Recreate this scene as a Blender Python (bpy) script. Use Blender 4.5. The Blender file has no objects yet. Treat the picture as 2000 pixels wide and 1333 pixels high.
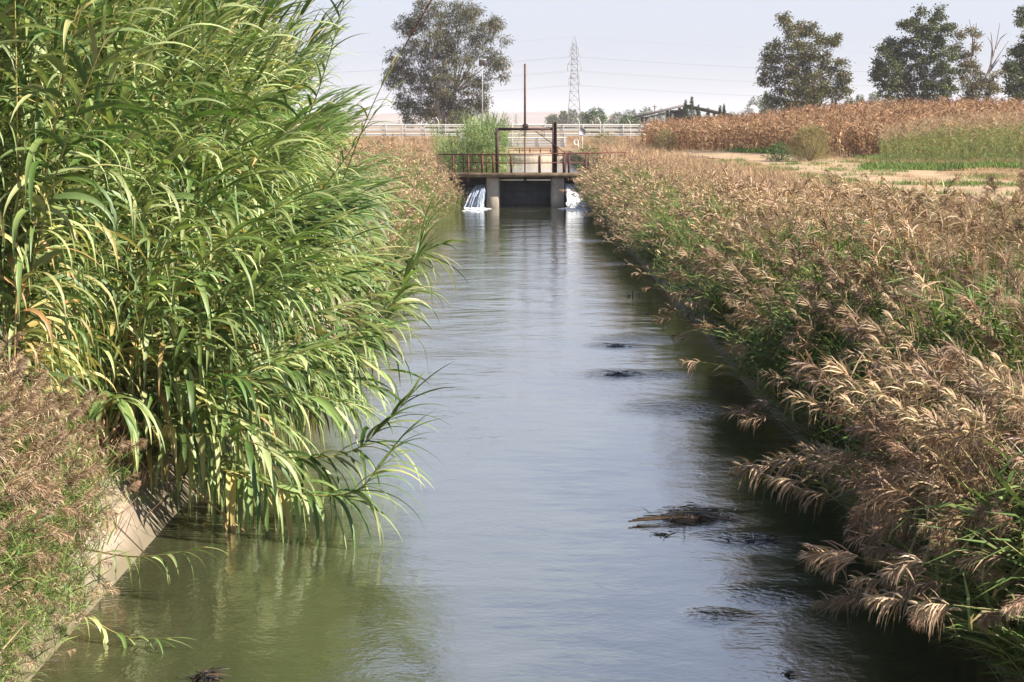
import bpy, math, random
import numpy as np
R = math.radians
S = bpy.context.scene
COL = S.collection
# ------------------------------------------------------------------ camera, sky, sun, exposure
F_PX, HORIZON, VPX, CAM_Z = 4600.0, 245.0, 1017.0, 4.2
TILT = math.atan((666.5 - HORIZON) / F_PX)
YAW = math.atan((VPX - 1000.0) / F_PX)
cam = bpy.data.cameras.new('camera')
cam.sensor_width = 36.0
cam.lens = 36.0 * F_PX / 2000.0
cam.clip_start, cam.clip_end = 0.1, 20000
cam.dof.use_dof = False
cam_o = bpy.data.objects.new('camera', cam)
cam_o.location = (0, 0, CAM_Z)
cam_o.rotation_euler = (math.pi / 2 - TILT, 0, YAW)
COL.objects.link(cam_o)
S.camera = cam_o

SUN_AZ, SUN_EL = R(102), R(40)
w = bpy.data.worlds.new('World')
S.world = w
w.use_nodes = True
nt = w.node_tree
bg = nt.nodes['Background']
sky = nt.nodes.new('ShaderNodeTexSky')
sky.sky_type = 'NISHITA'
sky.sun_disc = False
sky.sun_elevation = SUN_EL
sky.sun_rotation = SUN_AZ
sky.altitude = 200
sky.air_density = 1.0
sky.dust_density = 1.2
sky.ozone_density = 2.5
tint = nt.nodes.new('ShaderNodeMix')
tint.data_type = 'RGBA'
tint.blend_type = 'MULTIPLY'
tint.inputs[0].default_value = 1.0
tint.inputs[7].default_value = (0.96, 0.965, 1.07, 1)
nt.links.new(sky.outputs[0], tint.inputs[6])
tcw = nt.nodes.new('ShaderNodeTexCoord')
sxyz = nt.nodes.new('ShaderNodeSeparateXYZ')
mrw = nt.nodes.new('ShaderNodeMapRange')
mrw.inputs[1].default_value, mrw.inputs[2].default_value = 0.0, 0.85
mrw.inputs[3].default_value, mrw.inputs[4].default_value = 0.9, 0.1
milk = nt.nodes.new('ShaderNodeMix')
milk.data_type = 'RGBA'
mramp = nt.nodes.new('ShaderNodeValToRGB')                    # milky haze of a hot day, brightest some way above the horizon
el_ = mramp.color_ramp.elements
el_.new(0.13); el_.new(0.30)
el_[-1].position = 0.52
for e_, c_ in zip(el_, ((3.55, 3.75, 4.25), (5.1, 5.55, 6.8), (5.9, 6.6, 8.4), (1.0, 1.3, 2.1))):
    e_.color = (*[v_ / 10 for v_ in c_], 1)
mgain = nt.nodes.new('ShaderNodeVectorMath')
mgain.operation = 'SCALE'
mgain.inputs['Scale'].default_value = 10.0
nt.links.new(sxyz.outputs[2], mramp.inputs[0])
nt.links.new(mramp.outputs[0], mgain.inputs[0])
nt.links.new(mgain.outputs[0], milk.inputs[7])
nt.links.new(tcw.outputs['Generated'], sxyz.inputs[0])
nt.links.new(sxyz.outputs[2], mrw.inputs[0])
nt.links.new(mrw.outputs[0], milk.inputs[0])
nt.links.new(tint.outputs[2], milk.inputs[6])
nt.links.new(milk.outputs[2], bg.inputs[0])
bg.inputs[1].default_value = 0.062
sl = bpy.data.lights.new('sun', 'SUN')
sl.energy = 5.0
sl.angle = R(0.5)
sl.color = (1.0, 0.93, 0.82)
so = bpy.data.objects.new('sun', sl)
so.rotation_euler = (math.pi / 2 - SUN_EL, 0, math.pi - SUN_AZ)
COL.objects.link(so)
S.view_settings.view_transform = 'Standard'
S.view_settings.look = 'None'
S.view_settings.gamma = 1.0
S.view_settings.exposure = 1.45
S.render.engine = 'CYCLES'
S.cycles.max_bounces = 8
S.cycles.transparent_max_bounces = 8
S.cycles.volume_bounces = 1

# ------------------------------------------------------------------ helpers
def at(px, py, Y):
    """photo pixel -> point at distance Y"""
    u, v = (px - 1000.0) / F_PX, (666.5 - py) / F_PX
    x, y, z = u, math.cos(TILT) + v * math.sin(TILT), -math.sin(TILT) + v * math.cos(TILT)
    x, y = x * math.cos(YAW) - y * math.sin(YAW), x * math.sin(YAW) + y * math.cos(YAW)
    k = Y / y
    return np.array([x * k, Y, CAM_Z + z * k])

def on(px, py, z=0.0):
    """photo pixel -> point on the level z"""
    a = at(px, py, 1.0)
    return at(px, py, (z - CAM_Z) / (a[2] - CAM_Z))

def root_loc(o):
    v = np.zeros(3)
    while o is not None:
        v += np.array(o.location)
        o = o.parent
    return v

def mk(name, parts, mat, parent=None, smooth=False, mesh_only=False):
    """parts: list of (V, F or [F..], C or None) -> one mesh object"""
    Vs, Fs, Cs, off, has = [], [], [], 0, False
    for p in parts:
        V, F = np.asarray(p[0], float), p[1]
        C = p[2] if len(p) > 2 else None
        Vs.append(V)
        for f in (F if isinstance(F, list) else [F]):
            if len(f):
                Fs.append(np.asarray(f, int) + off)
        if C is None:
            C = np.ones((len(V), 3))
        else:
            has = True
        Cs.append(C)
        off += len(V)
    V = np.concatenate(Vs)
    if parent is not None:
        V = V - root_loc(parent)
    C = np.concatenate(Cs)
    me = bpy.data.meshes.new(name)
    me.vertices.add(len(V))
    me.vertices.foreach_set('co', V.astype(np.float32).ravel())
    li = np.concatenate([f.ravel() for f in Fs])
    tot = np.concatenate([np.full(len(f), f.shape[1]) for f in Fs])
    st = np.concatenate([[0], np.cumsum(tot)[:-1]])
    me.loops.add(len(li))
    me.loops.foreach_set('vertex_index', li.astype(np.int32))
    me.polygons.add(len(tot))
    me.polygons.foreach_set('loop_start', st.astype(np.int32))
    if smooth:
        me.polygons.foreach_set('use_smooth', np.ones(len(tot), bool))
    me.update(calc_edges=True)
    me.validate()
    if has:
        a = me.color_attributes.new('Col', 'FLOAT_COLOR', 'POINT')
        a.data.foreach_set('color', np.concatenate([C, np.ones((len(C), 1))], 1).astype(np.float32).ravel())
    if mat:
        me.materials.append(mat)
    if mesh_only:
        return me
    o = bpy.data.objects.new(name, me)
    COL.objects.link(o)
    if parent is not None:
        o.parent = parent
    return o

def tag(o, label=None, cat=None, group=None, kind=None):
    if label: o['label'] = label
    if cat: o['category'] = cat
    if group: o['group'] = group
    if kind: o['kind'] = kind
    return o

def thing(name, label, cat, loc=(0, 0, 0), group=None):
    o = bpy.data.objects.new(name, None)
    o.empty_display_size = 0.2
    COL.objects.link(o)
    o.location = [float(c) for c in loc]
    return tag(o, label, cat, group)

def copy_tree(o, parent=None, kids=None):
    c = o.copy()
    COL.objects.link(c)
    if parent is not None:
        c.parent = parent
    for ch in list(o.children):
        copy_tree(ch, c)
    return c

BF = np.array([[0, 3, 2, 1], [4, 5, 6, 7], [0, 1, 5, 4], [1, 2, 6, 5], [2, 3, 7, 6], [3, 0, 4, 7]])
def box(x0, x1, y0, y1, z0, z1):
    return (np.array([[x0, y0, z0], [x1, y0, z0], [x1, y1, z0], [x0, y1, z0],
                      [x0, y0, z1], [x1, y0, z1], [x1, y1, z1], [x0, y1, z1]], float), BF)

def cbox(x0, x1, y0, y1, z0, z1, b=0.015):
    """box with chamfered vertical edges and a chamfered top"""
    def ring(x0, x1, y0, y1, z):
        return [[x0 + b, y0, z], [x1 - b, y0, z], [x1, y0 + b, z], [x1, y1 - b, z],
                [x1 - b, y1, z], [x0 + b, y1, z], [x0, y1 - b, z], [x0, y0 + b, z]]
    V = ring(x0, x1, y0, y1, z0) + ring(x0, x1, y0, y1, z1 - b) + ring(x0 + b, x1 - b, y0 + b, y1 - b, z1)
    F = [[r * 8 + i, r * 8 + (i + 1) % 8, r * 8 + 8 + (i + 1) % 8, r * 8 + 8 + i] for r in (0, 1) for i in range(8)]
    return (np.array(V, float), [np.array(F), np.array([[16 + i for i in range(8)], [7 - i for i in range(8)]])])

def tube(P, r, n=6, cap=True, C=None):
    P = np.asarray(P, float)
    r = np.broadcast_to(np.asarray(r, float), (len(P),))
    T = np.gradient(P, axis=0)
    T /= np.linalg.norm(T, axis=1)[:, None] + 1e-9
    ref = np.array([0, 0, 1.0]) if abs(T[:, 2]).mean() < 0.8 else np.array([0, 1.0, 0])
    A = np.cross(T, ref)
    A /= np.linalg.norm(A, axis=1)[:, None] + 1e-9
    B = np.cross(T, A)
    a = np.arange(n) * 2 * math.pi / n
    V = P[:, None] + r[:, None, None] * (np.cos(a)[None, :, None] * A[:, None] + np.sin(a)[None, :, None] * B[:, None])
    k = len(P)
    i = np.arange(k - 1)[:, None] * n
    j = np.arange(n)[None]
    j2 = (j + 1) % n
    F = [np.stack([i + j, i + j2, i + n + j2, i + n + j], -1).reshape(-1, 4)]
    if cap:
        F.append(np.array([list(range(n))[::-1], [(k - 1) * n + q for q in range(n)]]))
    V = V.reshape(-1, 3)
    return (V, F, None if C is None else np.tile(np.asarray(C, float), (len(V), 1)))

def grid(X, Y, Z):
    """X,Y,Z 2-D arrays"""
    n, m = X.shape
    V = np.stack([X, Y, Z], -1).reshape(-1, 3)
    i = np.arange(n - 1)[:, None] * m
    j = np.arange(m - 1)[None]
    F = np.stack([i + j, i + j + 1, i + m + j + 1, i + m + j], -1).reshape(-1, 4)
    return (V, F)

def ssm(a, b, x):
    t = np.clip((np.asarray(x, float) - a) / (b - a), 0, 1)
    return t * t * (3 - 2 * t)

# ------------------------------------------------------------------ materials
def nodes(name):
    m = bpy.data.materials.new(name)
    m.use_nodes = True
    return m, m.node_tree, m.node_tree.nodes['Principled BSDF']

def noise_ramp(t, scale, stops, detail=5, coord='Object', vec_scale=None, rough=0.6):
    tc = t.nodes.new('ShaderNodeTexCoord')
    mp = t.nodes.new('ShaderNodeMapping')
    if vec_scale: mp.inputs['Scale'].default_value = vec_scale
    nz = t.nodes.new('ShaderNodeTexNoise')
    nz.inputs['Scale'].default_value = scale
    nz.inputs['Detail'].default_value = detail
    nz.inputs['Roughness'].default_value = rough
    rp = t.nodes.new('ShaderNodeValToRGB')
    t.links.new(tc.outputs[coord], mp.inputs[0])
    t.links.new(mp.outputs[0], nz.inputs['Vector'])
    t.links.new(nz.outputs[0], rp.inputs[0])
    e = rp.color_ramp.elements
    while len(e) < len(stops): e.new(0.5)
    for k, (p, c) in enumerate(stops):
        e[k].position = p
        e[k].color = (*c, 1)
    return rp, nz

def mixc(t, a, b, fac, mode='MIX'):
    m = t.nodes.new('ShaderNodeMix')
    m.data_type = 'RGBA'
    m.blend_type = mode
    for s, v in ((m.inputs[6], a), (m.inputs[7], b), (m.inputs[0], fac)):
        if hasattr(v, 'is_linked') or hasattr(v, 'links'): t.links.new(v, s)
        elif isinstance(v, (tuple, list)): s.default_value = (*v, 1)
        else: s.default_value = v
    return m.outputs[2]

def plant(name, trans=0.3, rough=0.45, spec=0.5, rand=0.25, tint=(1, 1, 1)):
    m, t, b = nodes(name)
    at_ = t.nodes.new('ShaderNodeAttribute')
    at_.attribute_name = 'Col'
    oi = t.nodes.new('ShaderNodeObjectInfo')
    mr = t.nodes.new('ShaderNodeMapRange')
    mr.inputs[3].default_value = 1 - rand
    mr.inputs[4].default_value = 1 + rand
    t.links.new(oi.outputs['Random'], mr.inputs[0])
    c = mixc(t, at_.outputs['Color'], mr.outputs[0], 1.0, 'MULTIPLY')
    t.links.new(c, b.inputs['Base Color'])
    b.inputs['Roughness'].default_value = rough
    b.inputs['Specular IOR Level'].default_value = spec
    if trans > 0:
        tr = t.nodes.new('ShaderNodeBsdfTranslucent')
        c2 = mixc(t, c, tint, 1.0, 'MULTIPLY')
        t.links.new(c2, tr.inputs[0])
        ms = t.nodes.new('ShaderNodeMixShader')
        ms.inputs[0].default_value = trans
        t.links.new(b.outputs[0], ms.inputs[1])
        t.links.new(tr.outputs[0], ms.inputs[2])
        t.links.new(ms.outputs[0], t.nodes['Material Output'].inputs[0])
    return m

def surf(name, stops, scale=2.0, rough=0.85, spec=0.3, bump=0.0, bscale=None, metal=0.0, vec_scale=None, detail=6):
    m, t, b = nodes(name)
    rp, nz = noise_ramp(t, scale, stops, detail, vec_scale=vec_scale)
    t.links.new(rp.outputs[0], b.inputs['Base Color'])
    b.inputs['Roughness'].default_value = rough
    b.inputs['Specular IOR Level'].default_value = spec
    b.inputs['Metallic'].default_value = metal
    if bump:
        bp = t.nodes.new('ShaderNodeBump')
        bp.inputs['Strength'].default_value = bump
        bp.inputs['Distance'].default_value = 0.03
        r2, n2 = noise_ramp(t, bscale or scale * 4, [(0, (0, 0, 0)), (1, (1, 1, 1))])
        t.links.new(n2.outputs[0], bp.inputs['Height'])
        t.links.new(bp.outputs[0], b.inputs['Normal'])
    return m

M = {}
M['cane_leaf'] = plant('cane_leaf', 0.28, 0.5, 0.45, 0.18, (1.02, 1.12, 0.65))
M['cane_stem'] = plant('cane_stem', 0.0, 0.45, 0.4, 0.15)
M['reed_leaf'] = plant('reed_leaf', 0.22, 0.5, 0.4, 0.2, (1.2, 1.2, 0.7))
M['plume'] = plant('plume', 0.25, 0.75, 0.2, 0.18)
M['dry_leaf'] = plant('dry_leaf', 0.25, 0.7, 0.2, 0.2)
M['tree_leaf'] = plant('tree_leaf', 0.22, 0.55, 0.3, 0.0, (1.1, 1.1, 0.7))
M['grass'] = plant('grass', 0.25, 0.7, 0.2, 0.0)
M['bark'] = surf('bark', [(0.3, (0.10, 0.08, 0.065)), (0.7, (0.26, 0.22, 0.19))], 2.5, 0.9, 0.2, vec_scale=(1, 1, 0.25))
M['pale_bark'] = surf('pale_bark', [(0.3, (0.16, 0.13, 0.11)), (0.7, (0.36, 0.32, 0.28))], 1.5, 0.9, 0.2, vec_scale=(1, 1, 0.3))
M['concrete'] = surf('concrete', [(0.25, (0.22, 0.18, 0.14)), (0.5, (0.40, 0.34, 0.27)), (0.8, (0.50, 0.44, 0.36))], 1.3, 0.9, 0.2, 0.25, 14)
M['pale_concrete'] = surf('pale_concrete', [(0.25, (0.33, 0.25, 0.17)), (0.55, (0.55, 0.46, 0.34)), (0.8, (0.6, 0.52, 0.42))], 1.6, 0.9, 0.2, vec_scale=(2, 2, 0.4))
M['rust'] = surf('rust', [(0.3, (0.05, 0.018, 0.014)), (0.55, (0.12, 0.032, 0.025)), (0.8, (0.17, 0.06, 0.04))], 5, 0.8, 0.3)
M['dark_rust'] = surf('dark_rust', [(0.3, (0.03, 0.018, 0.016)), (0.7, (0.085, 0.045, 0.036))], 4, 0.8, 0.3)
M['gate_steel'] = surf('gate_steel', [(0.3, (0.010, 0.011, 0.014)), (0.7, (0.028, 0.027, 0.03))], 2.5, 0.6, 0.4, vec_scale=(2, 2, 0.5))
M['galv'] = surf('galv', [(0.3, (0.55, 0.53, 0.48)), (0.7, (0.72, 0.70, 0.65))], 1.0, 0.55, 0.4, vec_scale=(0.3, 1, 2))
M['galv_dark'] = surf('galv_dark', [(0.3, (0.22, 0.22, 0.22)), (0.7, (0.36, 0.36, 0.36))], 1.0, 0.6, 0.4)
M['pylon'] = surf('pylon', [(0.3, (0.16, 0.16, 0.165)), (0.7, (0.26, 0.26, 0.265))], 0.5, 0.6, 0.3)
M['hill'] = surf('hill', [(0.35, (0.15, 0.11, 0.09)), (0.65, (0.24, 0.18, 0.14))], 0.01, 0.95, 0.1)
M['roof'] = surf('roof', [(0.3, (0.09, 0.08, 0.08)), (0.7, (0.17, 0.15, 0.14))], 0.6, 0.8, 0.2)
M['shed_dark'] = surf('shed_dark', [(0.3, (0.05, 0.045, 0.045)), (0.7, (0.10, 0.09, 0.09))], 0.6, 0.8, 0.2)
M['white_metal'] = surf('white_metal', [(0.3, (0.55, 0.55, 0.54)), (0.7, (0.75, 0.75, 0.74))], 0.8, 0.5, 0.4)
M['sign_back'] = surf('sign_back', [(0.3, (0.26, 0.27, 0.29)), (0.7, (0.36, 0.37, 0.39))], 2, 0.5, 0.4)
M['panel'] = surf('panel', [(0.3, (0.10, 0.10, 0.12)), (0.7, (0.17, 0.17, 0.19))], 3, 0.25, 0.5)

def ground_mat():
    m, t, b = nodes('ground')
    straw, _ = noise_ramp(t, 0.35, [(0.3, (0.16, 0.10, 0.055)), (0.5, (0.27, 0.18, 0.10)), (0.72, (0.38, 0.28, 0.17))], 8, rough=0.7)
    soil, _ = noise_ramp(t, 2.2, [(0.3, (0.15, 0.09, 0.055)), (0.7, (0.31, 0.21, 0.13))], 8, rough=0.7)
    patch, _ = noise_ramp(t, 0.09, [(0.42, (0, 0, 0)), (0.6, (1, 1, 1))], 5)
    c = mixc(t, straw.outputs[0], soil.outputs[0], patch.outputs[0])
    green, _ = noise_ramp(t, 0.14, [(0.56, (0, 0, 0)), (0.68, (0.7, 0.7, 0.7))], 6, vec_scale=(1.6, 0.6, 1))
    c = mixc(t, c, (0.12, 0.16, 0.05), green.outputs[0])
    t.links.new(c, b.inputs['Base Color'])
    b.inputs['Roughness'].default_value = 0.95
    b.inputs['Specular IOR Level'].default_value = 0.1
    bp = t.nodes.new('ShaderNodeBump')
    bp.inputs['Strength'].default_value = 0.6
    bp.inputs['Distance'].default_value = 0.06
    _, n2 = noise_ramp(t, 6, [(0, (0, 0, 0)), (1, (1, 1, 1))], 8)
    t.links.new(n2.outputs[0], bp.inputs['Height'])
    t.links.new(bp.outputs[0], b.inputs['Normal'])
    return m
M['ground'] = ground_mat()

# humps where weed lies just under the surface and roughens the water
HUMPS = [(1345, 1012, 0.75), (1470, 1056, 0.7), (1210, 733, 1.1), (1290, 733, 0.9), (1205, 677, 0.9), (1250, 663, 1.2),
         (1330, 800, 1.3), (1500, 1165, 0.6), (1390, 1205, 0.4), (1180, 470, 1.5), (1230, 515, 1.3), (925, 408, 2.5), (1125, 408, 2.5), (1027, 412, 2.0)]
def water_mat(name='water', deep=(0.042, 0.044, 0.022)):
    m, t, b = nodes(name)
    L = t.links
    geo = t.nodes.new('ShaderNodeNewGeometry')
    def nz(scale, vs, detail):
        mp = t.nodes.new('ShaderNodeMapping')
        mp.inputs['Scale'].default_value = vs
        n = t.nodes.new('ShaderNodeTexNoise')
        n.inputs['Scale'].default_value = scale
        n.inputs['Detail'].default_value = detail
        L.new(geo.outputs['Position'], mp.inputs[0])
        L.new(mp.outputs[0], n.inputs['Vector'])
        return n.outputs[0]
    def math_(op, a, b_):
        n = t.nodes.new('ShaderNodeMath')
        n.operation = op
        for s, v in ((n.inputs[0], a), (n.inputs[1], b_)):
            if isinstance(v, (int, float)): s.default_value = v
            else: L.new(v, s)
        return n.outputs[0]
    mask = 0.0
    for (px, py, r) in HUMPS:
        p = on(px, py, 0)
        d = t.nodes.new('ShaderNodeVectorMath')
        d.operation = 'SUBTRACT'
        L.new(geo.outputs['Position'], d.inputs[0])
        d.inputs[1].default_value = p
        sc = t.nodes.new('ShaderNodeVectorMath')
        sc.operation = 'MULTIPLY'
        L.new(d.outputs[0], sc.inputs[0])
        sc.inputs[1].default_value = (1 / r, 0.8 / r, 0)
        ln = t.nodes.new('ShaderNodeVectorMath')
        ln.operation = 'LENGTH'
        L.new(sc.outputs[0], ln.inputs[0])
        mr = t.nodes.new('ShaderNodeMapRange')
        mr.interpolation_type = 'SMOOTHSTEP'
        mr.inputs[1].default_value = 1.0
        mr.inputs[2].default_value = 0.0
        L.new(ln.outputs['Value'], mr.inputs[0])
        mask = math_('MAXIMUM', mask, mr.outputs[0])
    big = nz(0.55, (1, 0.8, 1), 2)
    mid = nz(2.6, (1, 0.9, 1), 3)
    fine = nz(15, (1, 0.8, 1), 3)
    patch = nz(0.5, (1, 0.3, 1), 3)
    h = math_('ADD', math_('MULTIPLY', big, 0.070), math_('MULTIPLY', mid, 0.018))
    amp = math_('ADD', math_('MULTIPLY', patch, 0.013), math_('MULTIPLY', mask, 0.035))
    h = math_('ADD', h, math_('MULTIPLY', fine, amp))
    h = math_('ADD', h, math_('MULTIPLY', math_('MULTIPLY', nz(4.5, (1, 1, 1), 2), mask), 0.07))
    bp = t.nodes.new('ShaderNodeBump')
    bp.inputs['Strength'].default_value = 1.0
    bp.inputs['Distance'].default_value = 0.5
    L.new(h, bp.inputs['Height'])
    L.new(bp.outputs[0], b.inputs['Normal'])
    b.inputs['Base Color'].default_value = (*deep, 1)
    b.inputs['Roughness'].default_value = 0.04
    b.inputs['IOR'].default_value = 2.0
    b.inputs['Specular IOR Level'].default_value = 0.5
    return m
M['water'] = water_mat()

M['path'] = surf('path', [(0.3, (0.24, 0.165, 0.10)), (0.55, (0.34, 0.245, 0.15)), (0.8, (0.40, 0.30, 0.19))], 0.8, 0.95, 0.1, 0.4, 8)
# ------------------------------------------------------------------ terrain
GATE_Y, CUL_Y, ROAD_Y = 121.0, 214.0, 257.0
XL, XR = -3.74, 3.64          # waterlines
def base_level(x, y):
    x, y = np.asarray(x, float), np.asarray(y, float)
    right = np.interp(x, [0, 4.8, 6, 10.3, 12.2, 14, 26, 60], [0.95, 0.95, 1.45, 1.75, 2.02, 2.1, 2.12, 2.1])
    left = np.interp(-x, [0, 4.9, 6.2, 12, 20, 60], [0.98, 0.98, 1.4, 1.8, 1.9, 1.9])
    z = np.where(x > 0, right, left)
    up = ssm(112, 124, y)                                  # level on both sides of the gate
    z = z + (np.maximum(z, 1.75) - z) * up
    z = z + 1.55 * ssm(12, 32, x) * ssm(138, 185, y) * (1 - ssm(280, 420, y))      # the maize field rises to the right
    far = ssm(150, 240, y)
    z = z * (1 - far) + np.maximum(z, 1.9) * far
    road = ssm(238, 250, y) * (1 - ssm(275, 300, y))
    z = z + (np.maximum(z, 2.75) - z) * road
    return z + 0.05 * np.sin(x * 0.9 + y * 0.31) * np.sin(y * 0.57 - x * 0.4) * ssm(6, 9, np.abs(x)) * (1 - ssm(300, 800, y))

def ground_z(x, y):
    x, y = np.asarray(x, float), np.asarray(y, float)
    b = base_level(x, y)
    prof = np.where(x < 0, np.interp(-x, [0, 2.4, 4.6], [-1.4, -1.4, 0.83]), np.interp(x, [0, 2.4, 4.5], [-1.4, -1.4, 0.80]))
    inside = np.where(x < 0, -x < 4.6, x < 4.5)
    cut = np.where(inside, prof, b)
    k = ssm(CUL_Y - 0.5, CUL_Y + 3, y)
    return np.where(inside, cut * (1 - k) + b * k, b)

def sample_lines(bps):
    out = []
    for a, b, st in bps:
        out += list(np.arange(a, b, st))
    return np.array(sorted(set(np.round(out + [bps[-1][1]], 3))))
xs = sample_lines([(-3300, -400, 300), (-400, -80, 40), (-80, -20, 6), (-20, -6, 1.0), (-6, -4.7, 0.3), (-4.6, -2.4, 0.44), (-2.4, 2.4, 1.6), (2.4, 4.5, 0.42),
                   (4.5, 5.4, 0.2), (5.4, 16, 0.5), (16, 40, 1.5), (40, 100, 6), (100, 400, 50), (400, 3300, 290)])
ys = sample_lines([(-40, 10, 5), (10, 100, 1.2), (100, 130, 1.0), (130, 300, 2.5), (300, 600, 30), (600, 5800, 400)])
GX, GY = np.meshgrid(xs, ys, indexing='ij')
g = grid(GX, GY, ground_z(GX, GY))
g = (g[0], g[1][:, ::-1])
tag(mk('ground', [g], M['ground'], smooth=True), kind='structure')
pxs = np.array([-2.7, -2.3, -1.2, -0.2, 0.2, 1.2, 2.6, 3.2])
pys = np.arange(40, 205, 1.5)
PX = 14.9 + 0.012 * (pys[None] - 60) + pxs[:, None] * (1 + 0.12 * np.sin(pys[None] * 0.8 + pxs[:, None])) - 3.0 * ssm(130, 200, pys)[None]
PY = np.repeat(pys[None], 8, 0)
g = grid(PX, PY, ground_z(PX, PY) + 0.03)
tag(mk('path', [(g[0], g[1][:, ::-1])], M['path'], smooth=True), kind='structure')
# water below and above the gate
wx, wy = np.meshgrid(np.linspace(-4.6, 4.6, 12), np.linspace(-30, GATE_Y + 1.1, 60), indexing='ij')
gw = grid(wx, wy, wx * 0)
tag(mk('water', [(gw[0], gw[1][:, ::-1])], M['water'], smooth=True), 'calm canal water flowing from the sluice gate towards the viewer', kind='structure')
wx, wy = np.meshgrid(np.linspace(-4.7, 4.7, 6), np.linspace(GATE_Y + 1.6, CUL_Y + 2, 30), indexing='ij')
gw = grid(wx, wy, wx * 0 + 0.98)
tag(mk('water', [(gw[0], gw[1][:, ::-1])], M['water'], smooth=True), 'higher canal water behind the sluice gate', kind='structure')
# distant hills
rng = np.random.default_rng(5)
hx = np.linspace(-3200, 3200, 130)
prof = 16 + 9 * np.sin(hx / 410 + 1) + 6 * np.sin(hx / 170 + 2) + 3 * np.sin(hx / 63) + 9 * ssm(300, -900, hx) * 1.0
rows = []
for dy, k in ((-600, -0.12), (-350, 0.55), (0, 1.0), (350, 0.7), (500, -0.1)):
    rows.append(np.stack([hx, 5150 + dy + 60 * np.sin(hx / 230), np.maximum(-0.5, prof * k + 2)], -1))
A = np.array(rows)
g = grid(A[..., 0], A[..., 1], A[..., 2])
tag(mk('hills', [g], M['hill'], smooth=True), kind='structure')

# ------------------------------------------------------------------ canal walls of cast slabs
def lining(x_sign, label):
    rg = np.random.default_rng(11 if x_sign < 0 else 12)
    parts = []
    y = -6.0
    while y < CUL_Y - 1:
        ln = 5.8
        if y < GATE_Y + 1.2 and y + ln > GATE_Y - 0.3:
            pass
        a, b = (2.6, 4.72) if x_sign < 0 else (2.6, 4.6)
        za, zb = (-1.15, 1.02) if x_sign < 0 else (-1.12, 0.98)
        off = rg.normal(0, 0.012)
        tl = rg.normal(0, 0.012)
        n = 12
        yy = np.linspace(y + 0.025, y + ln - 0.025, n)
        k = np.linspace(0, 1, 9)
        Xg = np.empty((n, 9)); Zg = np.empty((n, 9)); Yg = np.empty((n, 9))
        for i in range(n):
            e = off + tl * (i / (n - 1) - 0.5)
            Xg[i] = a + (b - a) * k + e * 0.7
            Zg[i] = za + (zb - za) * k + 0.0 - e * 0.7
            Yg[i] = yy[i]
        Zg[:, -1] += rg.normal(0, 0.012, n)
        Xg *= x_sign
        g = grid(Xg, Yg, Zg)
        T = g[0].copy()
        parts.append((T, g[1] if x_sign < 0 else g[1][:, ::-1]))
        # top edge and the end faces of the slab, 0.12 thick
        top = np.concatenate([np.stack([Xg[:, -1], Yg[:, -1], Zg[:, -1]], -1), np.stack([Xg[:, -1] + 0.17 * x_sign, Yg[:, -1], Zg[:, -1] - 0.0], -1),
                              np.stack([Xg[:, -1] + 0.17 * x_sign, Yg[:, -1], Zg[:, -1] - 0.3], -1)])
        F = [[r * n + i, r * n + i + 1, r * n + n + i + 1, r * n + n + i] for r in (0, 1) for i in range(n - 1)]
        parts.append((top, np.array(F)))
        for i in (0, n - 1):
            E = np.concatenate([np.stack([Xg[i], Yg[i], Zg[i]], -1), np.stack([Xg[i] + 0.09 * x_sign, Yg[i], Zg[i] - 0.09], -1)])
            parts.append((E, np.array([[q, q + 1, 10 + q, 9 + q] for q in range(8)])))
        y += ln
    o = mk('canal_wall', parts, M['lining'])
    return tag(o, label, 'canal wall')
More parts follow.
